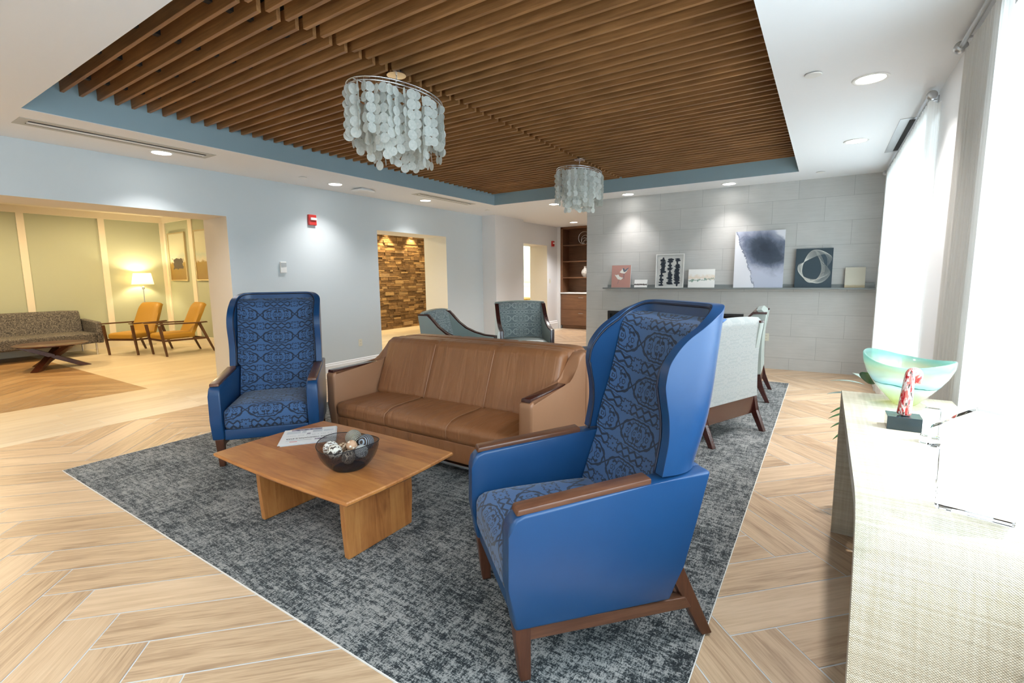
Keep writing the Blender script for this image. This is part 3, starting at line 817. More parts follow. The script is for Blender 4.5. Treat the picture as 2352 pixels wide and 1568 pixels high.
sofa(-2.63, 3.495, 0, 'tan leather sofa facing away, pushed back to back behind the nearer one')

# ------------------------------------------------------------------ coffee table and what lies on it
t = thing('coffee_table', 'square acacia wood coffee table with panel legs on the carpet', 'coffee table', (-2.462, 1.755, 0))
bm = BM(); hx, hy = .628, .388
pts = []
def edge(a, b, bow, n=12):
    a, b = Vector(a), Vector(b); d = (b-a).normalized(); nn = Vector((d.y, -d.x))
    return [a+(b-a)*(k/n) + nn*bow*math.sin(PI*k/n) for k in range(n)]
cs = [(-hx, -hy), (hx, -hy), (hx, hy), (-hx, hy)]
for i in range(4): pts += edge(cs[i], cs[(i+1) % 4], .016)
rings = []
for s, z in ((.90, .402), (.985, .425), (1., .434), (1., .444), (.992, .450)):
    rings.append([bm.verts.new((p.x*s if s > .95 else p.x-math.copysign(min(abs(p.x), .06), p.x), p.y*s if s > .95 else p.y-math.copysign(min(abs(p.y), .06), p.y), z)) for p in pts])
for A, B in zip(rings, rings[1:]):
    for i in range(len(A)): bm.faces.new((A[i], A[(i+1) % len(A)], B[(i+1) % len(A)], B[i]))
bm.faces.new(rings[0][::-1]); bm.faces.new(rings[-1])
obj('tabletop', bm, M['table_top'], t, smooth=30)
for sx in (.395, -.41):
    bm = BM(); prism(bm, [(-.232, .008), (.236, .008), (.246, .20), (.250, .41), (-.250, .41), (-.242, .20)], sx-.019, sx+.019, 'x', bevel=.006)
    obj('leg', bm, M['table_leg'], t)
# newspaper
t = thing('newspaper', 'folded newspaper lying upside down to us on the wooden coffee table', 'newspaper', (-2.86, 1.865, .450))
A0 = Vector((-2.82, 1.665)); A1 = Vector((-2.63, 1.925)); A2 = Vector((-2.905, 2.10)); A3 = Vector((-3.085, 1.835))   # front-left, front-right(far right in view), back right, back left
ctr = Vector((-2.80, 1.84))
npaper = plain('newsprint', (.74, .75, .76), .8); nink = plain('news_ink', (.05, .05, .06), .8); ngrey = plain('news_grey_text', (.45, .46, .48), .8); nred = plain('news_red', (.6, .08, .06), .8)
gph = G('news_photo'); n = gph.noise(gph.coord('Object'), 60, 4); M['nphoto'] = gph.set(color=gph.ramp(n, [(.35, (.09, .08, .12)), (.6, (.38, .34, .42))]), rough=.8)
dU = Vector((.215, .26)).normalized(); dV = Vector((-dU.y, dU.x))     # along headline (view left->right) and up-page (away from us)
nw, nh = .335, .315
for k, (ox, oy, rot) in enumerate(((0, 0, 0), (.006, -.004, .012), (-.004, .003, -.01), (.010, -.006, .02))):
    bm = BM(); Mx = Matrix.Rotation(math.atan2(dU.y, dU.x)+rot, 4, 'Z')
    z = .0012 + .0022*(3-k)
    box(bm, -nw/2+ox, nw/2+ox, -nh/2+oy, nh/2+oy, z, z+.0018, bevel=.0005, seg=1, M=Mx); obj('sheet', bm, npaper, t)
ang = math.atan2(dU.y, dU.x); TOPZ = .0102
def news_bar(u0, u1, v0, v1, mat, name):
    bm = BM(); box(bm, u0, u1, v0, v1, TOPZ-.0008, TOPZ, M=Matrix.Rotation(ang, 4, 'Z')); return obj(name, bm, mat, t)
news_bar(-.12, .075, .115, .150, M['nphoto'], 'photo'); news_bar(.045, .12, -.108, -.085, M['nphoto'], 'photo')
news_bar(-.015, .008, .028, .048, M['nphoto'], 'photo')
bm = BM(); Mx = Matrix.Rotation(ang, 4, 'Z')
for a, b, v0, v1 in ((-.145, -.055, .060, .108), (-.050, -.020, .060, .108), (.02, .085, .060, .108), (.09, .155, .060, .095), (-.13, .03, -.098, -.085)):
    k = 0; v = v0
    while v < v1: box(bm, a, b-.004*(k % 3), v, v+.0022, TOPZ-.0008, TOPZ, M=Mx); v += .0046; k += 1
obj('text_columns', bm, ngrey, t)
news_bar(-.105, -.06, -.118, -.110, nred, 'red_script')
def text(name, s, size, loc, rot, mat, parent, ext=.0004, align='CENTER', sx=1.):
    cu = bpy.data.curves.new(name, 'FONT'); cu.body = s; cu.size = size; cu.extrude = ext; cu.align_x = align; cu.align_y = 'CENTER'
    cu.materials.append(mat); tmp = bpy.data.objects.new(name, cu); me = bpy.data.meshes.new_from_object(tmp)
    bpy.data.objects.remove(tmp); bpy.data.curves.remove(cu); me.name = name
    o = bpy.data.objects.new(name, me); o.location = loc; o.rotation_euler = rot; o.scale = (sx, 1, 1)
    return link(o, parent)
def nloc(u, v): p = dU*u + dV*v; return (p.x, p.y, TOPZ)
text('masthead', 'THE INDIANAPOLIS STAR', .029, nloc(-.008, -.050), (0, 0, ang+PI), nink, t, sx=.76)
bm = BM(); rn = random.Random(2); u_ = -.150
while u_ < .150:
    w_ = rn.uniform(.004, .009)
    if rn.random() < .85: box(bm, u_, u_+w_, .004, .013 if u_ > -.05 else .010, TOPZ-.0008, TOPZ, M=Mx)
    u_ += w_+.0035
obj('subheading', bm, ngrey, t)
# wire bowl with woven balls
BC = Vector((-2.19, 1.665, .450))
def m_mesh():
    g = G('black_wire_mesh'); u, v, w = g.xyz(g.coord('UV'))
    a = abs(((u*120.) + (v*34.)).fract()-.5) ; b = abs(((u*120.) - (v*34.)).fract()-.5)
    k = (a > .40).max(b > .40)
    d = g.n.new('ShaderNodeBsdfPrincipled'); d.inputs['Base Color'].default_value = (.016, .018, .028, 1); d.inputs['Roughness'].default_value = .4; d.inputs['Metallic'].default_value = .4
    tr = g.n.new('ShaderNodeBsdfTransparent'); mx = g.n.new('ShaderNodeMixShader'); g.put(mx.inputs[0], k)
    g.l.new(tr.outputs[0], mx.inputs[1]); g.l.new(d.outputs[0], mx.inputs[2]); g.l.new(mx.outputs[0], g.out.inputs[0]); return g.mat
M['mesh'] = m_mesh()
t = thing('wire_bowl', 'black wire mesh bowl of woven balls on the coffee table', 'bowl', BC)
BR, BH = .168, .145
def bowl_r(z): return BR*math.sqrt(max(0, 1-((BH*1.04-z)/(BH*1.20))**2)) 
for nm, k, zz0 in (('outer_mesh', 1., .002), ('inner_mesh', .93, .012)):
    bm = BM(); uvl = bm.loops.layers.uv.new('UVMap'); nu, nv = 72, 18; V = []
    for j in range(nv+1):
        z = zz0 + (BH-zz0)*j/nv; r = bowl_r(z)*(k + (1-k)*(j/nv)**3)
        tl = .012*math.cos(0)
        V.append([bm.verts.new((r*math.cos(2*PI*i/nu), r*math.sin(2*PI*i/nu), z + (.012*math.cos(4*PI*i/nu))*(j/nv)**2)) for i in range(nu)])
    for j in range(nv):
        for i in range(nu):
            f = bm.faces.new((V[j][i], V[j][(i+1) % nu], V[j+1][(i+1) % nu], V[j+1][i]))
            for lp, (a, b) in zip(f.loops, ((i, j), (i+1, j), (i+1, j+1), (i, j+1))): lp[uvl].uv = (a/nu, b/nv)
    if nm == 'outer_mesh': bm.faces.new(V[0][::-1])
    obj(nm, bm, M['mesh'], t, smooth=True)
bm = BM(); tube(bm, [(bowl_r(BH)*math.cos(2*PI*i/72), bowl_r(BH)*math.sin(2*PI*i/72), BH+.012*math.cos(4*PI*i/72)) for i in range(72)], .0022, 6, closed=True); obj('rim', bm, M['black'], t, smooth=True)
def m_ball(name, c0, c1, freq, thr=.5, kind=0):
    g = G(name); p = g.coord('Object'); x, y, z = g.xyz(p)
    if kind == 0:   # crossing reeds
        n = g.noise(p, 45, 2)
        f = ((x*freq + z*freq*.5 + n*14.).sin()).max((y*freq - z*freq*.6 + n*12.).sin()*.9)
    elif kind == 1: f = ((x*freq + g.noise(p, 12, 1)*3.).sin())
    else: f = 1. - g.voro(p, freq)*2.2
    k = f.step(thr-.15, thr+.15); c = g.mix(k, c0, c1); g.bump(f, .8, .004)
    return g.set(color=c, rough=.7)
dk, lt = (.055, .035, .025), (.72, .68, .60)
balls = [  # right/back offsets in the bowl, height, radius, material, label
    (-.075, -.045, .075, .043, m_ball('white_reed', (.14, .09, .06), (.85, .84, .80), 440, .1), 'woven ball wrapped in white rope, at the left of the wire bowl'),
    (.000, .045, .125, .047, m_ball('striped_twine', dk, (.75, .70, .58), 1320, .1, 1), 'dark ball with cream twine stripes, topmost in the wire bowl'),
    (.088, .035, .112, .045, m_ball('blue_grey_twine', dk, (.32, .38, .46), 760, .3, 1), 'dark ball with grey-blue twine, at the right rim of the wire bowl'),
    (.022, -.020, .120, .030, m_ball('shell_bits', (.55, .33, .20), (.88, .82, .70), 55, .2, 2), 'small ball covered in cream shell pieces in the wire bowl'),
    (-.030, .015, .108, .030, m_ball('tan_reed', (.22, .11, .05), (.70, .55, .38), 360, .5), 'small tan woven ball behind the white one in the wire bowl'),
    (-.035, -.085, .062, .040, m_ball('grey_reed', dk, lt, 210, .2), 'grey and white woven ball low at the front left of the wire bowl'),
    (.025, -.075, .062, .038, m_ball('brown_reed', dk, (.55, .48, .38), 920, .3), 'brown flecked woven ball at the front middle of the wire bowl'),
    (.078, -.055, .060, .036, m_ball('pale_reed', (.12, .12, .12), (.80, .85, .85), 960, .0), 'pale woven ball at the front right of the wire bowl'),
    (-.012, -.030, .095, .026, m_ball('twig', (.05, .03, .02), (.25, .15, .08), 640, .3), 'small dark twig ball in the middle of the wire bowl'),
    (.045, .0, .085, .032, m_ball('dark_reed', (.03, .03, .03), (.30, .29, .27), 1040, .3), 'small blackish woven ball between the pale ones in the wire bowl'),
]
camR = Vector((.8379, .546)); camB = Vector((-.546, .8379))
cents = [Vector((*(camR*a + camB*b), z)) for a, b, z, r, m, lb in balls]; rads = [q[3] for q in balls]
def bowl_in(p, r):
    Rz = .150; cc = Vector((0, 0, .165)); d = p-cc; L_ = d.length
    if L_ > Rz-r-.002 and p.z < .15: p = cc + d*((Rz-r-.002)/L_)
    return p
for it in range(400):
    for i in range(len(cents)):
        for j in range(i):
            d = cents[i]-cents[j]; m_ = rads[i]+rads[j]+.0005-d.length
            if m_ > 0: d.normalize(); cents[i] += d*m_*.5; cents[j] -= d*m_*.5
        cents[i] = bowl_in(cents[i], rads[i])
for (a, b, z, r, m, lb), cen in zip(balls, cents):
    p = cen.to_2d(); z = cen.z
    rr = math.hypot(a, b); 
    bm = BM(); bmesh.ops.create_icosphere(bm, subdivisions=4, radius=r)
    for v in bm.verts: v.co *= .985 + .012*noise.noise(v.co*60)
    o = obj('woven_ball', bm, m, smooth=True); o.location = (BC.x+p.x, BC.y+p.y, BC.z+z); o.rotation_euler = (a*9, b*7, a*20)
    tag(o, lb, 'decorative ball', 'woven balls in the wire bowl')

# ------------------------------------------------------------------ club chairs with dark wood trim
def club_chair(x, y, rz, label, w=.80, side=None, backm=None, seatm=None, rear=None, group='club chairs with dark wood trim'):
    t = thing('club_chair', label, 'armchair', (x, y, 0), rz, group); h = w/2
    side = side or M['mint']; backm = backm or M['damask_grey']; seatm = seatm or M['mint']; rear = rear or side
    top = [(-.035, 1.045), (.105, 1.045), (.16, .985), (.25, .88), (.36, .79), (.50, .725), (.65, .69), (.80, .672)]
    prof = top + [(.80, .33), (.0, .345), (.018, .55), (.0, .80)]
    for sg in (1, -1):
        bm = BM(); prism(bm, prof, sg*h, sg*(h-.065), 'x', bevel=.008); obj('arm_panel', bm, side, t, smooth=35)
        strip = top + [(.825, .672), (.825, .30)]; lo = [(a, b) for a, b in strip]
        bm = BM(); wdt = .028
        up = [(-.035, 1.047+wdt*.7), (.112, 1.047+wdt*.7), (.172, 1.00), (.262, .897), (.370, .807), (.507, .744), (.655, .709), (.828, .692), (.828, .02), (.80, .02), (.80, .672)] + [p for p in reversed(top[:-1])]
        prism(bm, up, sg*(h+.004), sg*(h-.058), 'x', bevel=.004); obj('wood_trim', bm, M['mahog'], t, smooth=35)
        bm = BM(); pr = [(.0, .345), (.065, .345), (.045, .22), (-.065, .008), (-.110, .008), (-.025, .20)]
        prism(bm, pr, sg*(h-.002), sg*(h-.05), 'x', bevel=.004); obj('leg', bm, M['mahog'], t)
    bm = BM(); box(bm, -h+.05, h-.05, .0, .03, .175, .345, bevel=.003); obj('rear_rail', bm, M['mahog'], t)
    bm = BM(); box(bm, -h+.05, h-.05, .77, .80, .19, .345, bevel=.003); obj('front_rail', bm, M['mahog'], t)
    for sg in (1, -1): bm = BM(); box(bm, sg*(h-.05)-.01, sg*(h-.05)+.01, .03, .78, .20, .34); obj('side_rail', bm, M['mahog'], t)
    def fb(u, v):
        X = (u-.5)*2; z = .34 + .755*v + .02*(1-X*X)*v; yb = -.005 + .018*math.sin(v*PI*.7) - .035*v**2
        yb += .05*max(0, (v-.93)/.07)**2
        return Vector((X*(h-.002), yb, z))
    def ff(u, v):
        X = (u-.5)*2; z = .42 + .675*v + .02*(1-X*X)*v - .03*max(0, (v-.9)/.1)**2; 
        return Vector((X*(h-.066), .26 - .15*v - .03*max(0, (v-.9)/.1)**2 - .02*abs(X)**4, z))
    bm = BM(); grid_solid(bm, lambda u, v: Vector((fb(u, v).x*(1 if True else 0), fb(u, v).y, fb(u, v).z)), 16, 20, lambda u, v: fb(u, v)+Vector((0, .05, -.01)))
    obj('back_panel', bm, rear, t, smooth=50)
    bm = BM(); grid_solid(bm, ff, 16, 20, lambda u, v: Vector((ff(u, v).x, fb(u, v).y+.045, ff(u, v).z+.01)))
    obj('back_cushion', bm, backm, t, smooth=50)
    bm = BM(); cushion(bm, -h+.067, h-.067, .16, .80, .34, .505, r=.04, crown=.03); obj('seat_cushion', bm, seatm, t, smooth=True)
    return t
club_chair(-4.30, 6.83, 3.85, 'grey-green club chair with pale scroll-pattern back facing us, in front of the grey column', w=.835)
club_chair(-4.62, 5.04, -1.264, 'grey-green club chair seen from its side, just behind the tan sofa by the stone-wall doorway', w=.78).scale = (1, 1, .96)
f1 = Vector((-.92, .39)).normalized(); r1 = Vector((f1.y, -f1.x)); rr = Vector((-.413, 5.02)) - r1*.40 + f1*.10
club_chair(rr.x, rr.y, math.atan2(-f1.x, f1.y), 'club chair with white quilted back turned to us, behind the nearest blue chair', backm=M['damask_grey'], rear=M['damask_white'], w=.86)
f2 = Vector((-.99, -.05)).normalized(); r2 = Vector((f2.y, -f2.x)); rr = Vector((-.475, 6.215)) + r2*.37 + f2*.10
club_chair(rr.x, rr.y, math.atan2(-f2.x, f2.y), 'mint leather club chair with taupe back, farthest right near the tiled wall outlet', backm=M['taupe'], rear=M['mint'])
t = thing('side_table', 'low dark side table between the two grey-green club chairs', 'table', (-4.62, 6.10, 0))
bm = BM(); box(bm, -.19, .19, -.19, .19, .47, .50, bevel=.004); obj('tabletop', bm, M['black'], t)
for sx in (-.16, .16):
    for sy in (-.16, .16): bm = BM(); box(bm, sx-.015, sx+.015, sy-.015, sy+.015, .008, .47); obj('leg', bm, M['black'], t)
bm = BM(); box(bm, -.10, .10, -.07, .07, 0, .012, bevel=.002); o = obj('magazine', bm, M['plastic']); o.location = (-4.55, 6.08, .5005); o.rotation_euler = (0, 0, .6); tag(o, 'white magazine on the low dark side table', 'magazine')
bm = BM(); lathe(bm, [(.0, .08), (.30, .08), (.33, .12), (.335, .44), (.30, .495), (.0, .50)], 48); t = thing('ottoman', 'slate-blue round ottoman glimpsed between the sofas and the tiled wall', 'ottoman', (-2.62, 6.15, 0))
obj('cushion', bm, M['slate'], t, smooth=50)
for a in range(4): bm = BM(); lathe(bm, [(.0, .008), (.018, .008), (.022, .085), (.0, .085)], 12, c=(.24*math.cos(a*PI/2+.7), .24*math.sin(a*PI/2+.7))); obj('leg', bm, M['black'], t)

# ------------------------------------------------------------------ lobby furniture beyond the wide opening
def lounge_chair(x, y, rz, label):
    t = thing('lounge_chair', label, 'armchair', (x, y, 0), rz, 'mustard lounge chairs in the lobby'); h = .315
    for sg in (1, -1):
        bm = BM(); taper(bm, (sg*h, .875, 0.003), (sg*h, .955, .625), (.032, .035), (.036, .055), .004); obj('leg', bm, M['teak'], t)
        bm = BM(); taper(bm, (sg*h, -.02, 0.003), (sg*h, .24, .63), (.030, .036), (.036, .060), .004); obj('leg', bm, M['teak'], t)
        bm = BM(); prism(bm, [(.08, .628), (.30, .622), (.99, .645), (1.02, .665), (.99, .668), (.30, .648), (.10, .655)], sg*(h-.03), sg*(h+.035), 'x', bevel=.006); obj('armrest', bm, M['teak'], t, smooth=40)
        bm = BM(); prism(bm, [(.10, .285), (.92, .30), (.92, .335), (.12, .325)], sg*(h-.014), sg*(h+.014), 'x', bevel=.003); obj('side_rail', bm, M['teak'], t)
    bm = BM(); box(bm, -h, h, .87, .90, .30, .335, bevel=.003); box(bm, -h, h, .14, .17, .29, .325, bevel=.003); obj('cross_rail', bm, M['teak'], t)
    bm = BM(); cushion(bm, -.27, .27, .30, .93, .335, .45, r=.04, crown=.02); obj('seat_cushion', bm, M['mustard'], t, smooth=True)
    def fb(u, v):
        X = (u-.5)*2; k = 1-.10*v; e = abs(X)**6
        return Vector((X*.27*k, .46 - .33*v**.9 - .030*e - .045*max(0, (v-.85)/.15)**2, .34 + .71*v - .045*e*v**4))
    bm = BM(); grid_solid(bm, fb, 16, 20, lambda u, v: fb(u, v)+Vector((0, -.10*(1-.45*max(0, (v-.8)/.2)**2)+.03*abs((u-.5)*2)**4, -.012*v))); obj('back_cushion', bm, M['mustard'], t, smooth=60)
    return t
fy = Vector((.425, -.78)).normalized()
lounge_chair(-12.42, 4.57, math.atan2(-fy.x, fy.y), 'mustard lounge chair with wooden arms beside the grey lobby sofa')
lounge_chair(-11.24, 5.03, PI, 'mustard lounge chair with wooden arms, farther right by the framed pictures')
# speckled sofa
def m_speck():
    g = G('speckled_grey_fabric'); p = g.coord('Object'); a = g.voro(g.map(p, (1, 1, 1.6)), 34, 'Color'); n = g.noise(p, 40, 3, .7)
    c = g.ramp(n*.6 + g.noise(p, 110, 1)*.5, [(.44, (.030, .028, .032)), (.53, (.09, .085, .085)), (.66, (.24, .22, .20))]); return g.set(color=c, rough=.9)
M['speck'] = m_speck()
t = thing('lobby_sofa', 'speckled grey sofa on thin metal legs against the sage lobby wall', 'sofa', (-13.08, 1.70, 0))
bm = BM(); cushion(bm, -.52, .50, -1.96, 1.94, .235, .46, r=.04, crown=.0, ny=20); obj('seat', bm, M['speck'], t, smooth=True)
bm = BM(); Sh = Matrix(((1, 0, -.28, 0), (0, 1, 0, 0), (0, 0, 1, 0), (0, 0, 0, 1))) 
cushion(bm, -.32, -.12, -1.90, 1.86, .40, .90, r=.04, crown=.0, M=Sh); obj('backrest', bm, M['speck'], t, smooth=True)
for y0, y1 in ((1.87, 1.98), (-2.0, -1.89)): bm = BM(); prism(bm, [(-.50, .24), (.50, .24), (.49, .62), (.45, .675), (-.45, .71)], y0, y1, 'y', bevel=.025, seg=3); obj('arm', bm, M['speck'], t, smooth=40)
for x, y in ((.44, 1.86), (-.42, 1.86), (.44, -1.86), (-.42, -1.86)): bm = BM(); lathe(bm, [(0, .002), (.016, .002), (.018, .24), (0, .24)], 14, c=(x, y)); obj('leg', bm, M['chrome'], t, smooth=40)
# crossed-leg table
M['redwood'] = m_wood('reddish_walnut', (.055, .014, .008), (.12, .035, .017), 2, 0, .3, coat=.3)
t = thing('crossed_leg_table', 'round dark wood coffee table on crossed beam legs in the lobby', 'coffee table', (-11.38, 2.58, 0))
bm = BM(); lathe(bm, [(0, .395), (.42, .40), (.50, .422), (.50, .430), (.485, .436), (0, .436)], 56); obj('tabletop', bm, M['redwood'], t, smooth=30)
for k in range(3):
    a = 2*PI*k/3 + .35; d = Vector((math.cos(a), math.sin(a), 0))
    p0, p1 = d*.46, -d*.42
    Mx = Matrix.Rotation(a, 4, 'Z') @ Matrix.Translation((0, .03, 0)) 
    bm = BM(); prism(bm, [(-.50, .003), (-.34, .003), (.44, .398), (.28, .398)], -.055, .055, 'y', bevel=.004, M=Mx); obj('leg', bm, M['redwood'], t)
# floor lamp
t = thing('floor_lamp', 'lit floor lamp with cream shade behind the mustard lounge chairs', 'lamp', (-13.42, 4.76, 0))
bm = BM(); lathe(bm, [(0, .002), (.14, .002), (.14, .02), (.03, .03), (0, .03)], 32); obj('base', bm, M['chrome'], t, smooth=40)
bm = BM(); tube(bm, [(0, 0, .03), (0, 0, 1.36)], .011, 10); lathe(bm, [(0, 1.30), (.03, 1.32), (.028, 1.37), (0, 1.40)], 16); obj('pole', bm, M['chrome'], t, smooth=40)
g = G('lamp_shade_linen'); d = g.n.new('ShaderNodeBsdfTranslucent'); d.inputs[0].default_value = (.95, .88, .72, 1); d2 = g.n.new('ShaderNodeBsdfDiffuse'); d2.inputs[0].default_value = (.85, .80, .68, 1)
mx = g.n.new('ShaderNodeMixShader'); mx.inputs[0].default_value = .6; g.l.new(d2.outputs[0], mx.inputs[1]); g.l.new(d.outputs[0], mx.inputs[2]); g.l.new(mx.outputs[0], g.out.inputs[0])
bm = BM(); lathe(bm, [(.215, 1.43), (.170, 1.69), (.167, 1.69), (.212, 1.43)], 40, closed=True); obj('lamp_shade', bm, g.mat, t, smooth=40)
bm = BM(); bmesh.ops.create_uvsphere(bm, u_segments=16, v_segments=10, radius=.035, matrix=Matrix.Translation((0, 0, 1.55))); obj('bulb', bm, G('warm_bulb').set(emit=(1, .78, .45), estr=60.), t, smooth=True)
def point(name, loc, power, col, r=.1):
    L = bpy.data.lights.new(name, 'POINT'); L.energy = power; L.color = col; L.shadow_soft_size = r; o = bpy.data.objects.new(name, L); o.location = loc; C.objects.link(o); return o
point('far_room_light', (-10.2, 15.6, 2.5), 12, (1, .80, .5), .1)
point('lamp_light', (-13.42, 4.76, 1.60), 15, (1, .80, .48), .04)
# framed pictures on the side wall of the lobby
def m_abstract(name, dark=True):
    g = G(name); u, v, w = g.xyz(g.coord('UV')); n = g.noise(g.vec(u*3, v*4), 2, 3, .6)
    edge = v + (n-.5)*.16
    c = g.ramp(edge, [(.0, (.23, .14, .03)), (.36, (.30, .20, .04)), (.40, (.62, .58, .45)), (.52, (.45, .52, .44)), (.60, (.55, .56, .42)), (1, (.60, .60, .46))])
    if dark: 
        r = (abs(u-.50)*2.4).max(abs(v-.35)*7.) + (n-.5)*.9; c = g.mix(r.step(.80, .72), c, (.06, .04, .035))
    return g.set(color=c, rough=.5)
def panel(name, w, h, d, mats, parent=None, uv=True, frame=0):
    """picture panel in local x (width), y (depth, front at -d), z (height); front face gets material 1 and UVs"""
    bm = BM(); fs = box(bm, -w/2, w/2, -d, 0, 0, h); uvl = bm.loops.layers.uv.new('UVMap'); bm.normal_update()
    for f in bm.faces:
        if f.normal.y < -.9:
            f.material_index = 1
        for lp in f.loops: lp[uvl].uv = (lp.vert.co.x/w+.5, lp.vert.co.z/h)
    return obj(name, bm, mats, parent)
M['goldframe'] = plain('pale_gilt_frame', (.55, .46, .28), .35, metal=.4)
for cx, w, lb, dk_ in ((-13.02, .86, 'tall framed abstract picture with dark shape, left one on the lobby side wall', True), (-11.72, .86, 'framed abstract picture partly hidden by the opening, right one on the lobby side wall', False)):
    t = thing('framed_picture', lb, 'picture', (cx, LY, 1.50), 0, 'framed pictures in the lobby')
    panel('canvas', w-.05, 1.09, .02, [M['canvas'], m_abstract('abstract_print', dk_)], t).location = (0, -.006, .025)
    bm = BM()
    for b in ((-w/2, w/2, 0, .03), (-w/2, w/2, 1.11, 1.14), (-w/2, -w/2+.03, .03, 1.11), (w/2-.03, w/2, .03, 1.11)): box(bm, b[0], b[1], -.04, -.001, b[2], b[3], bevel=.003)
    obj('frame', bm, M['goldframe'], t)
# seat and dark bag glimpsed through the far doorway
t = thing('far_lounge_chair', 'mustard seat glimpsed through the narrow far doorway', 'armchair', (-9.6, 15.35, 0))
bm = BM(); cushion(bm, -.6, .5, -.35, .35, .52, .72, r=.05); obj('seat', bm, M['mustard'], t, smooth=True)
bm = BM(); box(bm, -.6, .5, -.33, .33, .42, .52); obj('frame', bm, M['teak'], t)
for sx in (-.5, .4):
    for sy in (-.25, .25): bm = BM(); taper(bm, (sx, sy, .003), (sx, sy, .43), (.03, .03), (.05, .05)); obj('leg', bm, M['teak'], t)

# ------------------------------------------------------------------ things on the left wall
def fire_alarm(x, y, z, label, s=1.):
    t = thing('fire_alarm', label, 'fire alarm', (x, y, z), -PI/2+PI, 'red fire alarm strobes')
    # local: x along the wall, y = out of the wall (world +X)
    t.rotation_euler = (0, 0, -PI/2)
    bm = BM(); box(bm, -.062*s, .062*s, .0, .045, -.075*s, .075*s, bevel=.008, seg=3); obj('housing', bm, M['red'], t, smooth=40)
    bm = BM(); box(bm, -.045*s, .045*s, .045, .075, -.005*s, .030*s, bevel=.006, seg=2); obj('strobe_lens', bm, M['plastic'], t, smooth=40)
    bm = BM(); box(bm, -.05*s, .05*s, .045, .05, -.012*s, .037*s); obj('lens_bezel', bm, M['red'], t)
    return t
fire_alarm(WX-.003, 4.616, 2.40, 'red fire alarm with white strobe on the pale blue wall left of the stone-wall doorway', 1.05)
fire_alarm(X2, 12.10, 2.415, 'small red fire alarm on the wall beside the built-in shelves', 1.0)
t = thing('thermostat', 'small white thermostat on the pale blue wall below the fire alarm', 'thermostat', (WX-.003, 4.10, 1.685), -PI/2)
bm = BM(); box(bm, -.045, .045, 0, .03, -.085, .075, bevel=.005); obj('body', bm, M['plastic'], t)
bm = BM(); box(bm, -.040, .040, .03, .036, .005, .06); obj('display', bm, plain('grey_display', (.42, .45, .46), .3), t)
def plate(name, loc, rz, label, cat, kind, group=None):
    t = thing(name, label, cat, loc, rz, group)
    bm = BM(); box(bm, -.038, .038, 0.0, .006, -.06, .06, bevel=.0025); obj('cover_plate', bm, M['ivory'], t)
    if kind == 'outlet':
        for z in (.024, -.024):
            bm = BM(); box(bm, -.017, .017, .006, .0085, z-.015, z+.015, bevel=.002); r = obj('receptacle', bm, M['ivory'], t)
            bm = BM()
            for x in (-.007, .007): box(bm, x-.0015, x+.0015, .0084, .0092, z-.004, z+.008)
            obj('slots', bm, M['black'], r)
    else:
        bm = BM(); box(bm, -.007, .007, .006, .016, -.012, .012, bevel=.002); obj('toggle', bm, M['ivory'], t)
plate('wall_outlet', (WX, 5.42, .413), -PI/2, 'ivory wall outlet on the pale blue wall above the baseboard', 'outlet', 'outlet')
plate('light_switch', (X2, 11.96, 1.38), -PI/2, 'ivory light switch on the wall beside the built-in shelves', 'switch', 'switch')
p = fwp(1.262, .001, .505); plate('wall_outlet', p, FA+PI, 'ivory wall outlet on the grey tiled wall beside the mint chair', 'outlet', 'outlet')

bm = BM(); box(bm, X2+.0005, X2+.098, 12.40, 12.85, 0, ZC-.001); struct('trim_cabinet_filler', bm, M['column'])
# ------------------------------------------------------------------ built-in shelf cabinet
CY, CX0, CX1 = 12.42, X2+.10, -4.6
t = thing('built_in_cabinet', 'brown built-in cabinet with open shelves and drawers in the far corner', 'cabinet', (0, 0, 0))
bm = BM()
for b in ((CX0, CX0+.07, 1.045, ZC-.005), (CX1-.07, CX1, 1.045, ZC-.005)): box(bm, b[0], b[1], CY, CY+.42, b[2], b[3], bevel=.002)
box(bm, CX0, CX1, CY, CY+.42, ZC-.06, ZC-.005); box(bm, CX0, CX1, CY+.40, CY+.43, 1.045, ZC-.005); obj('carcass', bm, M['cabinet'], t)
for z in (2.385, 1.93, 1.475): bm = BM(); box(bm, CX0+.07, CX1-.07, CY+.01, CY+.40, z-.025, z, bevel=.002); obj('shelf', bm, M['cabinet'], t)
bm = BM(); box(bm, CX0, CX1, CY-.02, CY+.42, 1.01, 1.045, bevel=.003); obj('countertop', bm, M['white'], t)
bm = BM(); box(bm, CX0, CX1, CY+.02, CY+.42, .10, 1.01); obj('base_unit', bm, M['cabinet'], t)
bm = BM(); box(bm, CX0+.03, CX1-.03, CY+.06, CY+.40, 0.002, .10); obj('toe_kick', bm, M['cabinet'], t)
for x0, x1 in ((CX0+.02, -5.40), (-5.39, CX1-.02)):
    for z0, z1 in ((.11, .555), (.562, 1.0)):
        bm = BM(); box(bm, x0, x1, CY, CY+.02, z0, z1, bevel=.002); d = obj('drawer', bm, M['cabinet'], t)
        xm = (x0+x1)/2+.14; bm = BM(); tube(bm, [(xm-.07, CY-.001, z1-.10), (xm-.07, CY-.03, z1-.10), (xm+.07, CY-.03, z1-.10), (xm+.07, CY-.001, z1-.10)], .005, 6); obj('handle', bm, M['steel'], d)
t = thing('ring_sculpture', 'silver sculpture of nested rings on the top shelf of the built-in cabinet', 'sculpture', (-5.74, CY+.16, 2.385))
for k, (r, dx) in enumerate(((.175, 0), (.125, .03), (.09, .0), (.06, .03))):
    bm = BM(); tube(bm, [(dx+r*math.cos(2*PI*i/40), .01*k, r+.006+r*math.sin(2*PI*i/40)) for i in range(40)], .007, 6, closed=True); obj('ring', bm, M['chrome'], t, smooth=True)
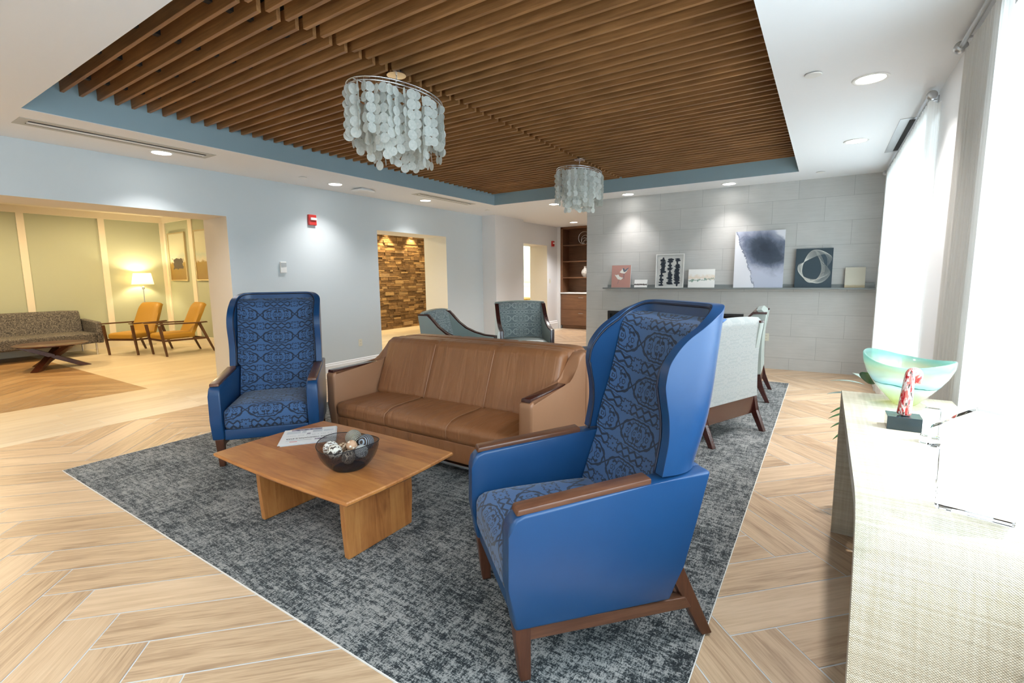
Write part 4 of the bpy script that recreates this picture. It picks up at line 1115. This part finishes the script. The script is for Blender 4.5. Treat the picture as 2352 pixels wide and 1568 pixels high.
bm = BM(); lathe(bm, [(0, 0), (.055, 0), (.06, .01), (.105, .09), (.112, .14), (.085, .20), (.040, .25), (.032, .28), (.042, .305), (.035, .305), (.026, .28), (0, .27)], 32)
g = G('mottled_grey_ceramic'); g.set(color=g.ramp(g.voro(g.coord('Object'), 22), [(.1, (.30, .27, .23)), (.5, (.52, .50, .46))]), rough=.5)
o = obj('vase', bm, g.mat, smooth=50); o.location = (-5.70, CY+.15, 1.475); tag(o, 'mottled grey bottle vase on the third shelf of the built-in cabinet', 'vase')

# ------------------------------------------------------------------ fireplace and picture ledge on the tiled wall
t = thing('fireplace', 'black framed fireplace set in the tiled wall below the ledge', 'fireplace'); fplace(t)
bm = BM()
for b in ((FX0+.003, FX1-.003, FZ1-.05, FZ1-.003), (FX0+.003, FX1-.003, FZ0+.003, FZ0+.05), (FX0+.003, FX0+.05, FZ0+.05, FZ1-.05), (FX1-.05, FX1-.003, FZ0+.05, FZ1-.05)): box(bm, b[0], b[1], -.012, .36, b[2], b[3], bevel=.003)
obj('frame', bm, M['black'], t)
bm = BM(); box(bm, FX0+.05, FX1-.05, .34, .36, FZ0+.05, FZ1-.05); obj('firebox_back', bm, M['dark'], t)
bm = BM(); box(bm, FX0+.05, FX1-.05, .04, .045, FZ0+.05, FZ1-.05); obj('glass_front', bm, M['pane'], t)
LS0, LS1, LZ0 = -1.44, 2.60, 1.285
bm = BM(); box(bm, LS0, LS1, -.125, -.001, LZ0-.018, LZ0, bevel=.002); box(bm, LS0+.06, LS1, -.018, -.001, LZ0, LZ0+.055, bevel=.002); box(bm, LS0, LS1, -.125, -.118, LZ0, LZ0+.006)
o = obj('picture_ledge', bm, M['ledge']); fplace(o); tag(o, 'long grey picture ledge fixed across the tiled wall', 'shelf')
def art(s0, s1, h, mat, label, off=.10, name='canvas_painting', tilt=.0):
    w = s1-s0; d = .022
    th = math.asin(min(.5, (off-.045-d)/h)) if h > .2 else .22
    o = panel(name, w, h, d, [M['canvas'], mat])
    p = fwp((s0+s1)/2, off-.030, LZ0+.001+d*math.sin(th)); o.location = p
    o.rotation_euler = (Matrix.Rotation(FA, 4, 'Z') @ Matrix.Rotation(-th, 4, 'X')).to_euler()
    tag(o, label, 'painting', 'paintings leaning on the ledge'); return o
def decal(name, polys, mat, parent, d=.022):
    bm = BM()
    for p in polys: prism(bm, p, -d-.0015, -d+.001, 'y')
    return obj(name, bm, mat, parent)
def blob(cx, cz, rx, rz, n=18, w=.15, seed=1, rot=0):
    r = random.Random(seed); out = []
    for i in range(n):
        a = 2*PI*i/n; k = 1+w*r.uniform(-1, 1); x, z = rx*k*math.cos(a), rz*k*math.sin(a)
        out.append((cx+x*math.cos(rot)-z*math.sin(rot), cz+x*math.sin(rot)+z*math.cos(rot)))
    return out
ink = plain('ink_black_paint', (.018, .028, .045), .7); offw = plain('off_white_paint', (.75, .75, .70), .8); bluegrey = plain('blue_grey_paint', (.13, .15, .20), .8)
g = G('dusty_pink'); o = art(-1.285, -.935, .40, g.set(color=(.48, .255, .22), rough=.8), 'small dusty pink painting of two pale birds, leftmost on the ledge')
decal('painted_bird', [[(-.12, .23), (-.06, .15), (.0, .135), (.03, .165), (.045, .175), (.02, .18), (-.03, .20), (-.05, .235), (-.08, .225)]], offw, o)
decal('painted_bird', [[(.0, .26), (.06, .25), (.10, .285), (.13, .345), (.09, .33), (.05, .305), (.02, .345), (.005, .31), (-.03, .275)]], offw, o)
decal('painted_wing', [[(.05, .275), (.09, .29), (.145, .36), (.10, .34), (.07, .315), (.05, .35), (.02, .34)]], bluegrey, o, .0225)
decal('painted_legs', [[(-.045, .135), (-.042, .135), (-.055, .07), (-.060, .07)], [(.045, .25), (.05, .25), (.042, .16), (.037, .16)], [(.06, .25), (.064, .25), (.06, .15), (.056, .15)]], bluegrey, o)
g = G('dark_horizon_print'); u, v, w = g.xyz(g.coord('UV')); n = g.noise(g.vec(u*9, v*5), 2, 4, .7)
k = abs(v-.36+(n-.5)*.4).step(.12, .06); o = art(-.86, -.635, .135, g.set(color=g.mix(k, (.80, .80, .78), (.05, .04, .04)), rough=.7), 'tiny white picture with a dark ink horizon, second from left on the ledge', off=.11)
o = art(-.49, -.02, .575, (lambda g: g.set(color=g.mix(g.noise(g.coord('Object'), 6, 3).step(.3, .7), (.50, .51, .50), (.62, .63, .61)), rough=.8))(G('grey_wash_canvas')), 'white-framed canvas with three columns of black block strokes on the ledge')
rr_ = random.Random(4); polys = []
for ci, cx in enumerate((-.115, .005, .125)):
    z = .045 + (.02 if ci == 1 else 0)
    while z < .50:
        h = rr_.uniform(.018, .040); wd = rr_.uniform(.034, .054) if rr_.random() < .82 else .016
        polys.append(blob(cx+rr_.uniform(-.008, .008)-(.02 if z < .25 and ci == 0 else 0), z, wd, h*.62, 14, .12, rr_.random())); z += h*.95
decal('painted_strokes', polys, ink, o)
bm = BM()
for b in ((-.235, .235, 0, .014), (-.235, .235, .561, .575), (-.235, -.221, .014, .561), (.221, .235, .014, .561)): box(bm, b[0], b[1], -.030, -.0005, b[2], b[3])
obj('frame', bm, M['canvas'], o)
g = G('pale_mountain_watercolour'); u, v, w = g.xyz(g.coord('UV')); n = g.noise(g.vec(u*5, v*3.5), 1.5, 4, .65)
c = g.mix((v+(n-.5)*.5).step(.42, .50)*(v+(n-.5)*.5).step(.72, .56), (.82, .83, .81), (.76, .68, .58)); k = abs(v-.38-(n-.5)*.5-u*.08).step(.05, .01)
c = g.mix(k*.9, c, (.12, .25, .20)); o = art(.055, .470, .305, g.set(color=c, rough=.7), 'white watercolour of pale green and peach hills, right of the black-stroke canvas')
g = G('navy_ink_wash'); u, v, w = g.xyz(g.coord('UV')); n = g.noise(g.vec(u*2.2, v*2.6), 1.4, 5, .6, 1.); n2 = g.noise(g.vec(u*2.2+4., v*2.6), 2, 4, .6, .6)
lft = (u + (v-.92)*.42 + (n-.5)*.30)*((v*0.)+1.)                   # ragged edge running down to the right
inside = lft.step(.035, .05)*((1.62-(u*.80+v*.95)) + (n-.5)*.20).step(.0, .05)
cu_, cv_ = u-.62, v-.66
core = (cu_*cu_*2.2 + cv_*cv_*5.5 + cu_*cv_*2.2).sqrt() + (n2-.5)*.60
wash = g.ramp(core, [(.12, (.022, .034, .060)), (.42, (.050, .070, .105)), (.62, (.16, .19, .27)), (.80, (.36, .39, .50)), (1, (.48, .52, .64))])
edge = abs(lft-.05).step(.016, .004)
c = g.mix(inside, (.74, .76, .82), wash); c = g.mix(edge*.55, c, (.05, .07, .12))
o = art(.755, 1.45, .885, g.set(color=c, rough=.6), 'largest canvas on the ledge, white with a navy blue ink cloud')
o = art(1.605, 2.075, .585, (lambda g: g.set(color=(.035, .060, .080), rough=.7))(G('dark_teal_canvas')), 'dark teal canvas with white string-like swirl, on the ledge')
bm = BM(); n = 54
for k in range(n):
    q = k/(n-1); pts = []
    cx = .015+.05*math.sin(q*5.5); cz = .295+.02*math.cos(q*6.3); R1 = .125+.085*abs(math.sin(q*3.1+.4)); R2 = .15+.10*abs(math.cos(q*2.7))
    a0 = q*4.1; span = 3.6
    for i in range(26):
        a = a0 + span*i/25; x, z = cx+R1*math.cos(a)*(1+.10*math.sin(2*a+q*3)), cz+R2*math.sin(a)
        x = max(-.23, min(.23, x)); z = max(.006, min(.578, z)); pts.append((x, -.0225, z))
    tube(bm, pts, .00075, 3, cap=False)
obj('swirl_lines', bm, offw, o)
g = G('beige_wash'); u, v, w = g.xyz(g.coord('UV')); n = g.noise(g.vec(u*3, v*3), 1.5, 3)
c = g.mix((v+(n-.5)*.1).step(.10, .16), (.50, .42, .28), (.60, .575, .48)); o = art(2.235, 2.475, .295, g.set(color=c, rough=.8), 'small beige canvas, rightmost on the ledge beside the curtain')
bm = BM(); box(bm, -.055, .055, -.02, 0, 0, .075, bevel=.003); o = obj('grey_block', bm, M['ledge']); fplace(o, 2.53, .06, LZ0+.0005); tag(o, 'small grey block at the right end of the ledge by the curtain', 'block')

# ------------------------------------------------------------------ curtains and rods
def curtain(pts, z0, z1, amp, wl, label, taper_top=.6):
    """pts: plan polyline; pleated sheet with thickness from solidify"""
    seg = []; L = 0
    P = [Vector(p) for p in pts]
    bm = BM(); cols = []
    total = sum((b-a).length for a, b in zip(P, P[1:])); n = int(total/wl*9)
    def at(d):
        for a, b in zip(P, P[1:]):
            l = (b-a).length
            if d <= l: return a+(b-a)*(d/l), (b-a).normalized()
            d -= l
        return P[-1], (P[-1]-P[-2]).normalized()
    rnd = random.Random(len(pts)*3+int(z1*100)); ph = [rnd.uniform(.7, 1.3) for _ in range(200)]
    nz = 12
    for i in range(n+1):
        d = total*i/n; p, tn = at(d); nn = Vector((tn.y, -tn.x)); c = []
        for j in range(nz+1):
            z = z0+(z1-z0)*j/nz
            w = amp*(1-(1-taper_top)*(j/nz)**2)*ph[int(d/wl) % 200]
            s = math.sin(2*PI*d/wl) + .3*math.sin(2*PI*d/wl*2.3+1)
            off = nn*w*s + tn*w*.4*math.cos(2*PI*d/wl+j*.08)
            c.append(bm.verts.new((p.x+off.x, p.y+off.y, z + (.012*math.sin(2*PI*d/wl) if j == nz else 0))))
        cols.append(c)
    for a, b in zip(cols, cols[1:]):
        for j in range(nz): bm.faces.new((a[j], b[j], b[j+1], a[j+1]))
    o = obj('curtain', bm, M['curtain'], smooth=True, recalc=False)
    return tag(o, label, 'curtain', 'sheer white curtains')
curtain([(.618, 3.10), (.618, 3.98), (.640, 4.02)], .06, 2.80, .016, .085, 'nearer sheer white curtain gathered beside the bright window recess')
curtain([(.60, 8.22), (.60, 5.00)], .06, 2.80, .018, .080, 'long sheer white curtain along the far window, beside the tiled wall')
curtain([(.575, 4.95), (.655, 4.95)], .06, 2.78, .006, .080, 'narrow beige-looking return of the far curtain, turned toward the window wall', .9)
for y0, y1, lb in ((2.0, 4.02, 'round metal curtain rod above the nearer sheer curtain'), (5.0, 8.35, 'round metal curtain rod with knob above the far sheer curtain')):
    t = thing('curtain_rod', lb, 'curtain rod', (.60, (y0+y1)/2, 2.835), 0, 'metal curtain rods'); m = (y0+y1)/2
    bm = BM(); tube(bm, [(0, y0-m, 0), (0, y1-m, 0)], .013, 12); obj('rod', bm, M['steel'], t, smooth=40)
    for e_, sg in ((y0-m, -1), (y1-m, 1)):
        bm = BM(); Mx = Matrix.Translation((0, e_, 0)) @ Matrix.Rotation(-sg*PI/2, 4, 'X'); lathe(bm, [(0, 0), (.022, 0), (.034, .012), (.034, .035), (.025, .045), (0, .045)], 20)
        for v in bm.verts: v.co = Mx @ v.co
        obj('finial', bm, M['steel'], t, smooth=50)
    for yy in (y0-m+.12, y1-m-.12):
        bm = BM(); tube(bm, [(0, yy, 0), (.058, yy, 0)], .007, 8); box(bm, .052, .0595, yy-.02, yy+.02, -.03, .03); obj('bracket', bm, M['steel'], t)

# ------------------------------------------------------------------ console table and what stands on it
t = thing('console_table', 'cream woven waterfall console table along the window', 'console table', (.335, 2.34, 0))
outer = [(1.40, .002), (1.445, .20), (1.492, .42), (1.545, .62), (1.585, .735), (1.622, .795), (1.67, .832), (1.73, .848), (1.80, .85), (3.20, .85), (3.235, .842), (3.25, .815), (3.262, .60), (3.27, .002)]
inner = [(3.215, .002), (3.205, .60), (3.195, .79), (3.17, .802), (1.80, .802), (1.74, .80), (1.69, .785), (1.655, .757), (1.628, .715), (1.592, .60), (1.54, .41), (1.492, .19), (1.448, .002)]
bm = BM(); prism(bm, [(y-2.34, z) for y, z in outer+inner], .112-.335, .574-.335, 'x')
obj('waterfall_body', bm, M['linen'], t, smooth=40)
TZ_ = .8505
# glass bowl
def m_bowl():
    g = G('iridescent_teal_glass'); x, y, z = g.xyz(g.coord('Object')); p = g.coord('Object')
    n = g.noise(g.map(p, (3, 3, 8)), 2, 3, .6)
    f = z*3.9 + (n-.5)*.16 + x*.35
    c = g.ramp(f, [(.05, (.74, .78, .50)), (.22, (.72, .80, .66)), (.34, (.80, .86, .84)), (.43, (.52, .76, .82)), (.52, (.80, .86, .80)), (.68, (.76, .80, .64)), (.85, (.46, .76, .70)), (1., (.62, .84, .80))])
    c = g.mix(abs(f-.405).step(.012, .006), c, (.02, .28, .24))
    tr = g.n.new('ShaderNodeBsdfTransparent'); d = g.n.new('ShaderNodeBsdfTranslucent'); gl = g.n.new('ShaderNodeBsdfGlossy'); df = g.n.new('ShaderNodeBsdfDiffuse')
    for nd in (tr, d, df): g.put(nd.inputs[0], c)
    gl.inputs[0].default_value = (1, 1, 1, 1); gl.inputs['Roughness'].default_value = .03
    a = g.n.new('ShaderNodeMixShader'); a.inputs[0].default_value = .5; g.l.new(d.outputs[0], a.inputs[1]); g.l.new(df.outputs[0], a.inputs[2])
    b = g.n.new('ShaderNodeMixShader'); b.inputs[0].default_value = .42; g.l.new(tr.outputs[0], b.inputs[1]); g.l.new(a.outputs[0], b.inputs[2])
    fr = g.n.new('ShaderNodeLayerWeight'); fr.inputs[0].default_value = .5
    e = g.n.new('ShaderNodeMixShader'); g.put(e.inputs[0], E_(g, fr.outputs['Facing']).pow(4.)*.6 + .05); g.l.new(b.outputs[0], e.inputs[1]); g.l.new(gl.outputs[0], e.inputs[2])
    g.l.new(e.outputs[0], g.out.inputs[0]); return g.mat
bm = BM(); prof = [(.0, .002), (.046, .0), (.052, .006), (.065, .022), (.095, .055), (.130, .098), (.160, .145), (.178, .190), (.181, .225)]
inn = [(r-.006, z+.003) for r, z in prof[::-1] if r > .06] + [(.0, .012)]
lathe(bm, prof+inn, 72, zf=lambda r, z, a: (.018*math.cos(2*(a-2.75)) + .014*math.cos(a-2.6))*max(0, (z-.06)/.17)**1.6)
o = obj('glass_bowl', bm, m_bowl(), smooth=True); o.location = (.365, 3.02, TZ_); tag(o, 'large teal and green glass bowl with wavy rim on the console table', 'bowl')
# red glass sculpture on a dark block
t = thing('glass_sculpture', 'red and white speckled bent glass sculpture on a dark block on the console', 'sculpture', (.309, 2.535, TZ_))
bm = BM(); box(bm, -.058, .058, -.048, .050, 0, .055, bevel=.0015); obj('base_block', bm, plain('dark_slate_block', (.018, .035, .042), .12), t)
g = G('red_speckled_glass'); p = g.coord('Object'); v1 = g.noise(g.map(p, (90, 90, 26)), 1, 3, .6); v2 = g.noise(g.map(p, (120, 120, 34), (4, 2, 1)), 1, 2, .6)
c = g.mix(v1.step(.48, .54), (.62, .16, .13), (.80, .70, .66)); c = g.mix(v2.step(.56, .60), c, (.50, .012, .012)); c = g.mix(g.noise(g.map(p, (80, 80, 30), (9, 9, 9)), 1, 2).step(.62, .66), c, (.08, .05, .04))
g.set(color=c, rough=.05, coat=1., crough=.02)
pts = [(0, 0, .0555)]; rad = [.027]
for k in range(1, 13): pts.append((.001*k, 0, .0555+.0145*k)); rad.append(.026-.0007*k)
top = pts[-1][2]
bend = []
for k in range(1, 8): a = k/7*PI; pts.append((.012+.0*a, .018-.018*math.cos(a), top+.014*math.sin(a))); rad.append(.0178)
for k in range(1, 5): pts.append((.012, .038, top-.010*k)); rad.append(.0175-.0015*k)
bm = BM(); tube(bm, pts, rad, 24)
o2 = obj('glass_form', bm, g.mat, t, smooth=60); sb = o2.modifiers.new('s', 'SUBSURF'); sb.levels = sb.render_levels = 1; o2.rotation_euler = (0, 0, -.9)
# crystal awards
t = thing('crystal_award', 'large clear crystal award with arched top on the near end of the console', 'award', (.372, 1.70, TZ_), -.25)
prof = [(-.078, 0), (.078, 0), (.078, .13), (.088, .20), (.075, .245), (.035, .285), (-.015, .290), (-.055, .262), (-.082, .235), (-.105, .222), (-.108, .165), (-.078, .178)]
bm = BM(); prism(bm, prof, -.030, .030, 'y', bevel=.006, seg=2); obj('arched_body', bm, M['crystal'], t)
bm = BM(); box(bm, -.098, .098, -.045, .045, -.0003, .0) ; bm.free()
t = thing('crystal_award', 'small clear crystal block award behind the larger one on the console', 'award', (.372, 2.36, TZ_), -.2)
bm = BM(); box(bm, -.030, .030, -.025, .025, 0, .028, bevel=.003); obj('foot', bm, M['crystal'], t)
bm = BM(); box(bm, -.025, .025, -.018, .018, .0285, .135, bevel=.006); obj('upright', bm, M['crystal'], t)

# ------------------------------------------------------------------ potted plant beyond the console
t = thing('potted_plant', 'leafy green potted plant on the floor beyond the console table', 'plant', (.30, 3.78, 0))
bm = BM(); lathe(bm, [(0, .002), (.11, .002), (.145, .30), (.15, .32), (.135, .32), (.125, .28), (0, .28)], 32); obj('pot', bm, plain('white_glazed_pot', (.7, .7, .68), .3), t, smooth=40)
g = G('leaf_green'); x, y, z = g.xyz(g.coord('Object')); n = g.noise(g.coord('Object'), 9, 2); g.set(color=g.mix(n.step(.35, .7), (.025, .13, .03), (.05, .22, .06)), rough=.35); lf = g.mat
sil = plain('silvery_leaf', (.30, .42, .38), .4)
stem = plain('plant_stem', (.06, .15, .05), .6)
rnd = random.Random(12)
def leaf(bm, base, direction, up, L, W, curl=.5, round_=False):
    d = Vector(direction).normalized(); s = d.cross(Vector(up)).normalized(); u = s.cross(d)
    n = 10; rows_ = []
    for i in range(n+1):
        q = i/n; w = W*(math.sin(PI*min(1, q*.98+.02))**(.55 if round_ else .8))*(1 if round_ else (1-.35*q)); c = Vector(base)+d*L*q - u*curl*L*q*q*.5
        rows_.append([bm.verts.new(c - s*w/2 + u*w*.12), bm.verts.new(c), bm.verts.new(c + s*w/2 + u*w*.12)])
    for A, B in zip(rows_, rows_[1:]):
        bm.faces.new((A[0], A[1], B[1], B[0])); bm.faces.new((A[1], A[2], B[2], B[1]))
for k in range(9):
    a = PI*.62 + k*.17 + (2.2 if k > 6 else 0); tipx, tipy = math.cos(a)*.17, math.sin(a)*.10-.05
    h = .50 + .035*k
    path = [Vector((0, 0, .28)).lerp(Vector((tipx*.6, tipy*.6, h)), q) + Vector((0, 0, .06*math.sin(q*PI))) for q in [i/8 for i in range(9)]]
    bm = BM(); tube(bm, path, .004, 6); obj('stem', bm, stem, t, smooth=True)
targets = [((-.10, -.03, .72), (-1, -.25, .18), .15, .05, sil), ((-.08, -.04, .66), (-1, -.3, -.22), .16, .045, lf), ((-.10, -.04, .60), (-1, -.2, -.15), .14, .045, lf), ((-.09, -.03, .55), (-1, -.2, -.25), .14, .045, lf),
           ((-.08, -.03, .50), (-1, -.3, -.45), .15, .045, lf), ((-.05, -.03, .79), (-1, .1, .25), .18, .045, sil), ((-.02, -.05, .80), (-.2, -.6, .9), .13, .11, lf), ((.06, -.03, .80), (.7, .2, .3), .17, .06, lf), ((.05, .04, .78), (.3, 1, .3), .16, .06, lf), ((-.03, .03, .80), (-.5, .8, .4), .15, .06, sil)]
for b, d, L, W, m in targets:
    bm = BM(); leaf(bm, b, d, (0, 0, 1), L, W, .45, W > .1); o = obj('leaf', bm, m, t, smooth=True, recalc=False)
    s_ = o.modifiers.new('solid', 'SOLIDIFY'); s_.thickness = .0012

# ------------------------------------------------------------------ light, world, camera
def area(name, loc, rot, sx, sy, power, col):
    L = bpy.data.lights.new(name, 'AREA'); L.shape = 'RECTANGLE'; L.size = sx; L.size_y = sy; L.energy = power; L.color = col
    o = bpy.data.objects.new(name, L); o.location = loc; o.rotation_euler = rot; C.objects.link(o); return o
# warm ceiling lamps of the lobby and of the hall behind the doorways
for i, (x, y, p) in enumerate(((-9.4, 1.0, 27), (-9.4, 3.6, 24), (-12.2, 1.6, 27), (-12.2, 3.9, 18), (-9.2, 6.6, 30), (-9.4, 9.6, 20), (-9.2, 12.0, 4), (-10.6, 15., 36))):
    o = area('warm_ceiling_lamp', (x, y, 2.93), (0, 0, 0), .3, .3, p, (1, .74, .40))
for y in (8.9, 9.9, 10.9, 11.9): spot('stone_wall_washer', (-10.55, y, 2.92), 55, 1.3, .6, (1, .75, .38), .03, (-10.95, y, 1.6))
# sky outside
w = bpy.data.worlds.new('sky'); S.world = w; w.use_nodes = True; bg = w.node_tree.nodes['Background']
bg.inputs[0].default_value = (.72, .89, 1.0, 1); bg.inputs[1].default_value = 3.5
sun = bpy.data.lights.new('sun', 'SUN'); sun.energy = 2.0; sun.angle = .02; sun.color = (1, .97, .92)
so = bpy.data.objects.new('sun', sun); C.objects.link(so)
sd = Vector((-math.cos(math.radians(64)), -.06, -math.sin(math.radians(64)))); so.rotation_euler = sd.to_track_quat('-Z', 'Y').to_euler()
# bright pavement outside bounces light up through the windows
bm = BM(); box(bm, 1.4, 14, -6, 16, -.30, -.25); o = obj('outdoor_paving', bm, plain('pale_paving', (.6, .62, .63), .8)); tag(o, kind='structure')

cam = bpy.data.cameras.new('camera'); co = bpy.data.objects.new('camera', cam); C.objects.link(co); S.camera = co
f_, pitch, roll, yaw, sy_ = 1100.0, .1245, -.0116, .5776, -10.2
cp, sp = math.cos(pitch), math.sin(pitch)
Fv = Vector((0, cp, -sp)); U0 = Vector((0, sp, cp)); R0 = Vector((1, 0, 0)); c, s = math.cos(roll), math.sin(roll)
Rv = R0*c + U0*s; Uv = -R0*s + U0*c
Mz = Matrix.Rotation(yaw, 3, 'Z'); Fv, Uv, Rv = Mz @ Fv, Mz @ Uv, Mz @ Rv
co.matrix_world = Matrix(((Rv.x, Uv.x, -Fv.x, 0), (Rv.y, Uv.y, -Fv.y, 0), (Rv.z, Uv.z, -Fv.z, 1.5), (0, 0, 0, 1)))
cam.sensor_width = 36; cam.lens = f_/2352*36; cam.shift_y = sy_/2352; cam.clip_start = .02
S.view_settings.view_transform = 'Standard'; S.view_settings.look = 'None'; S.view_settings.gamma = 1; S.view_settings.use_curve_mapping = False
S.view_settings.exposure = 1.2
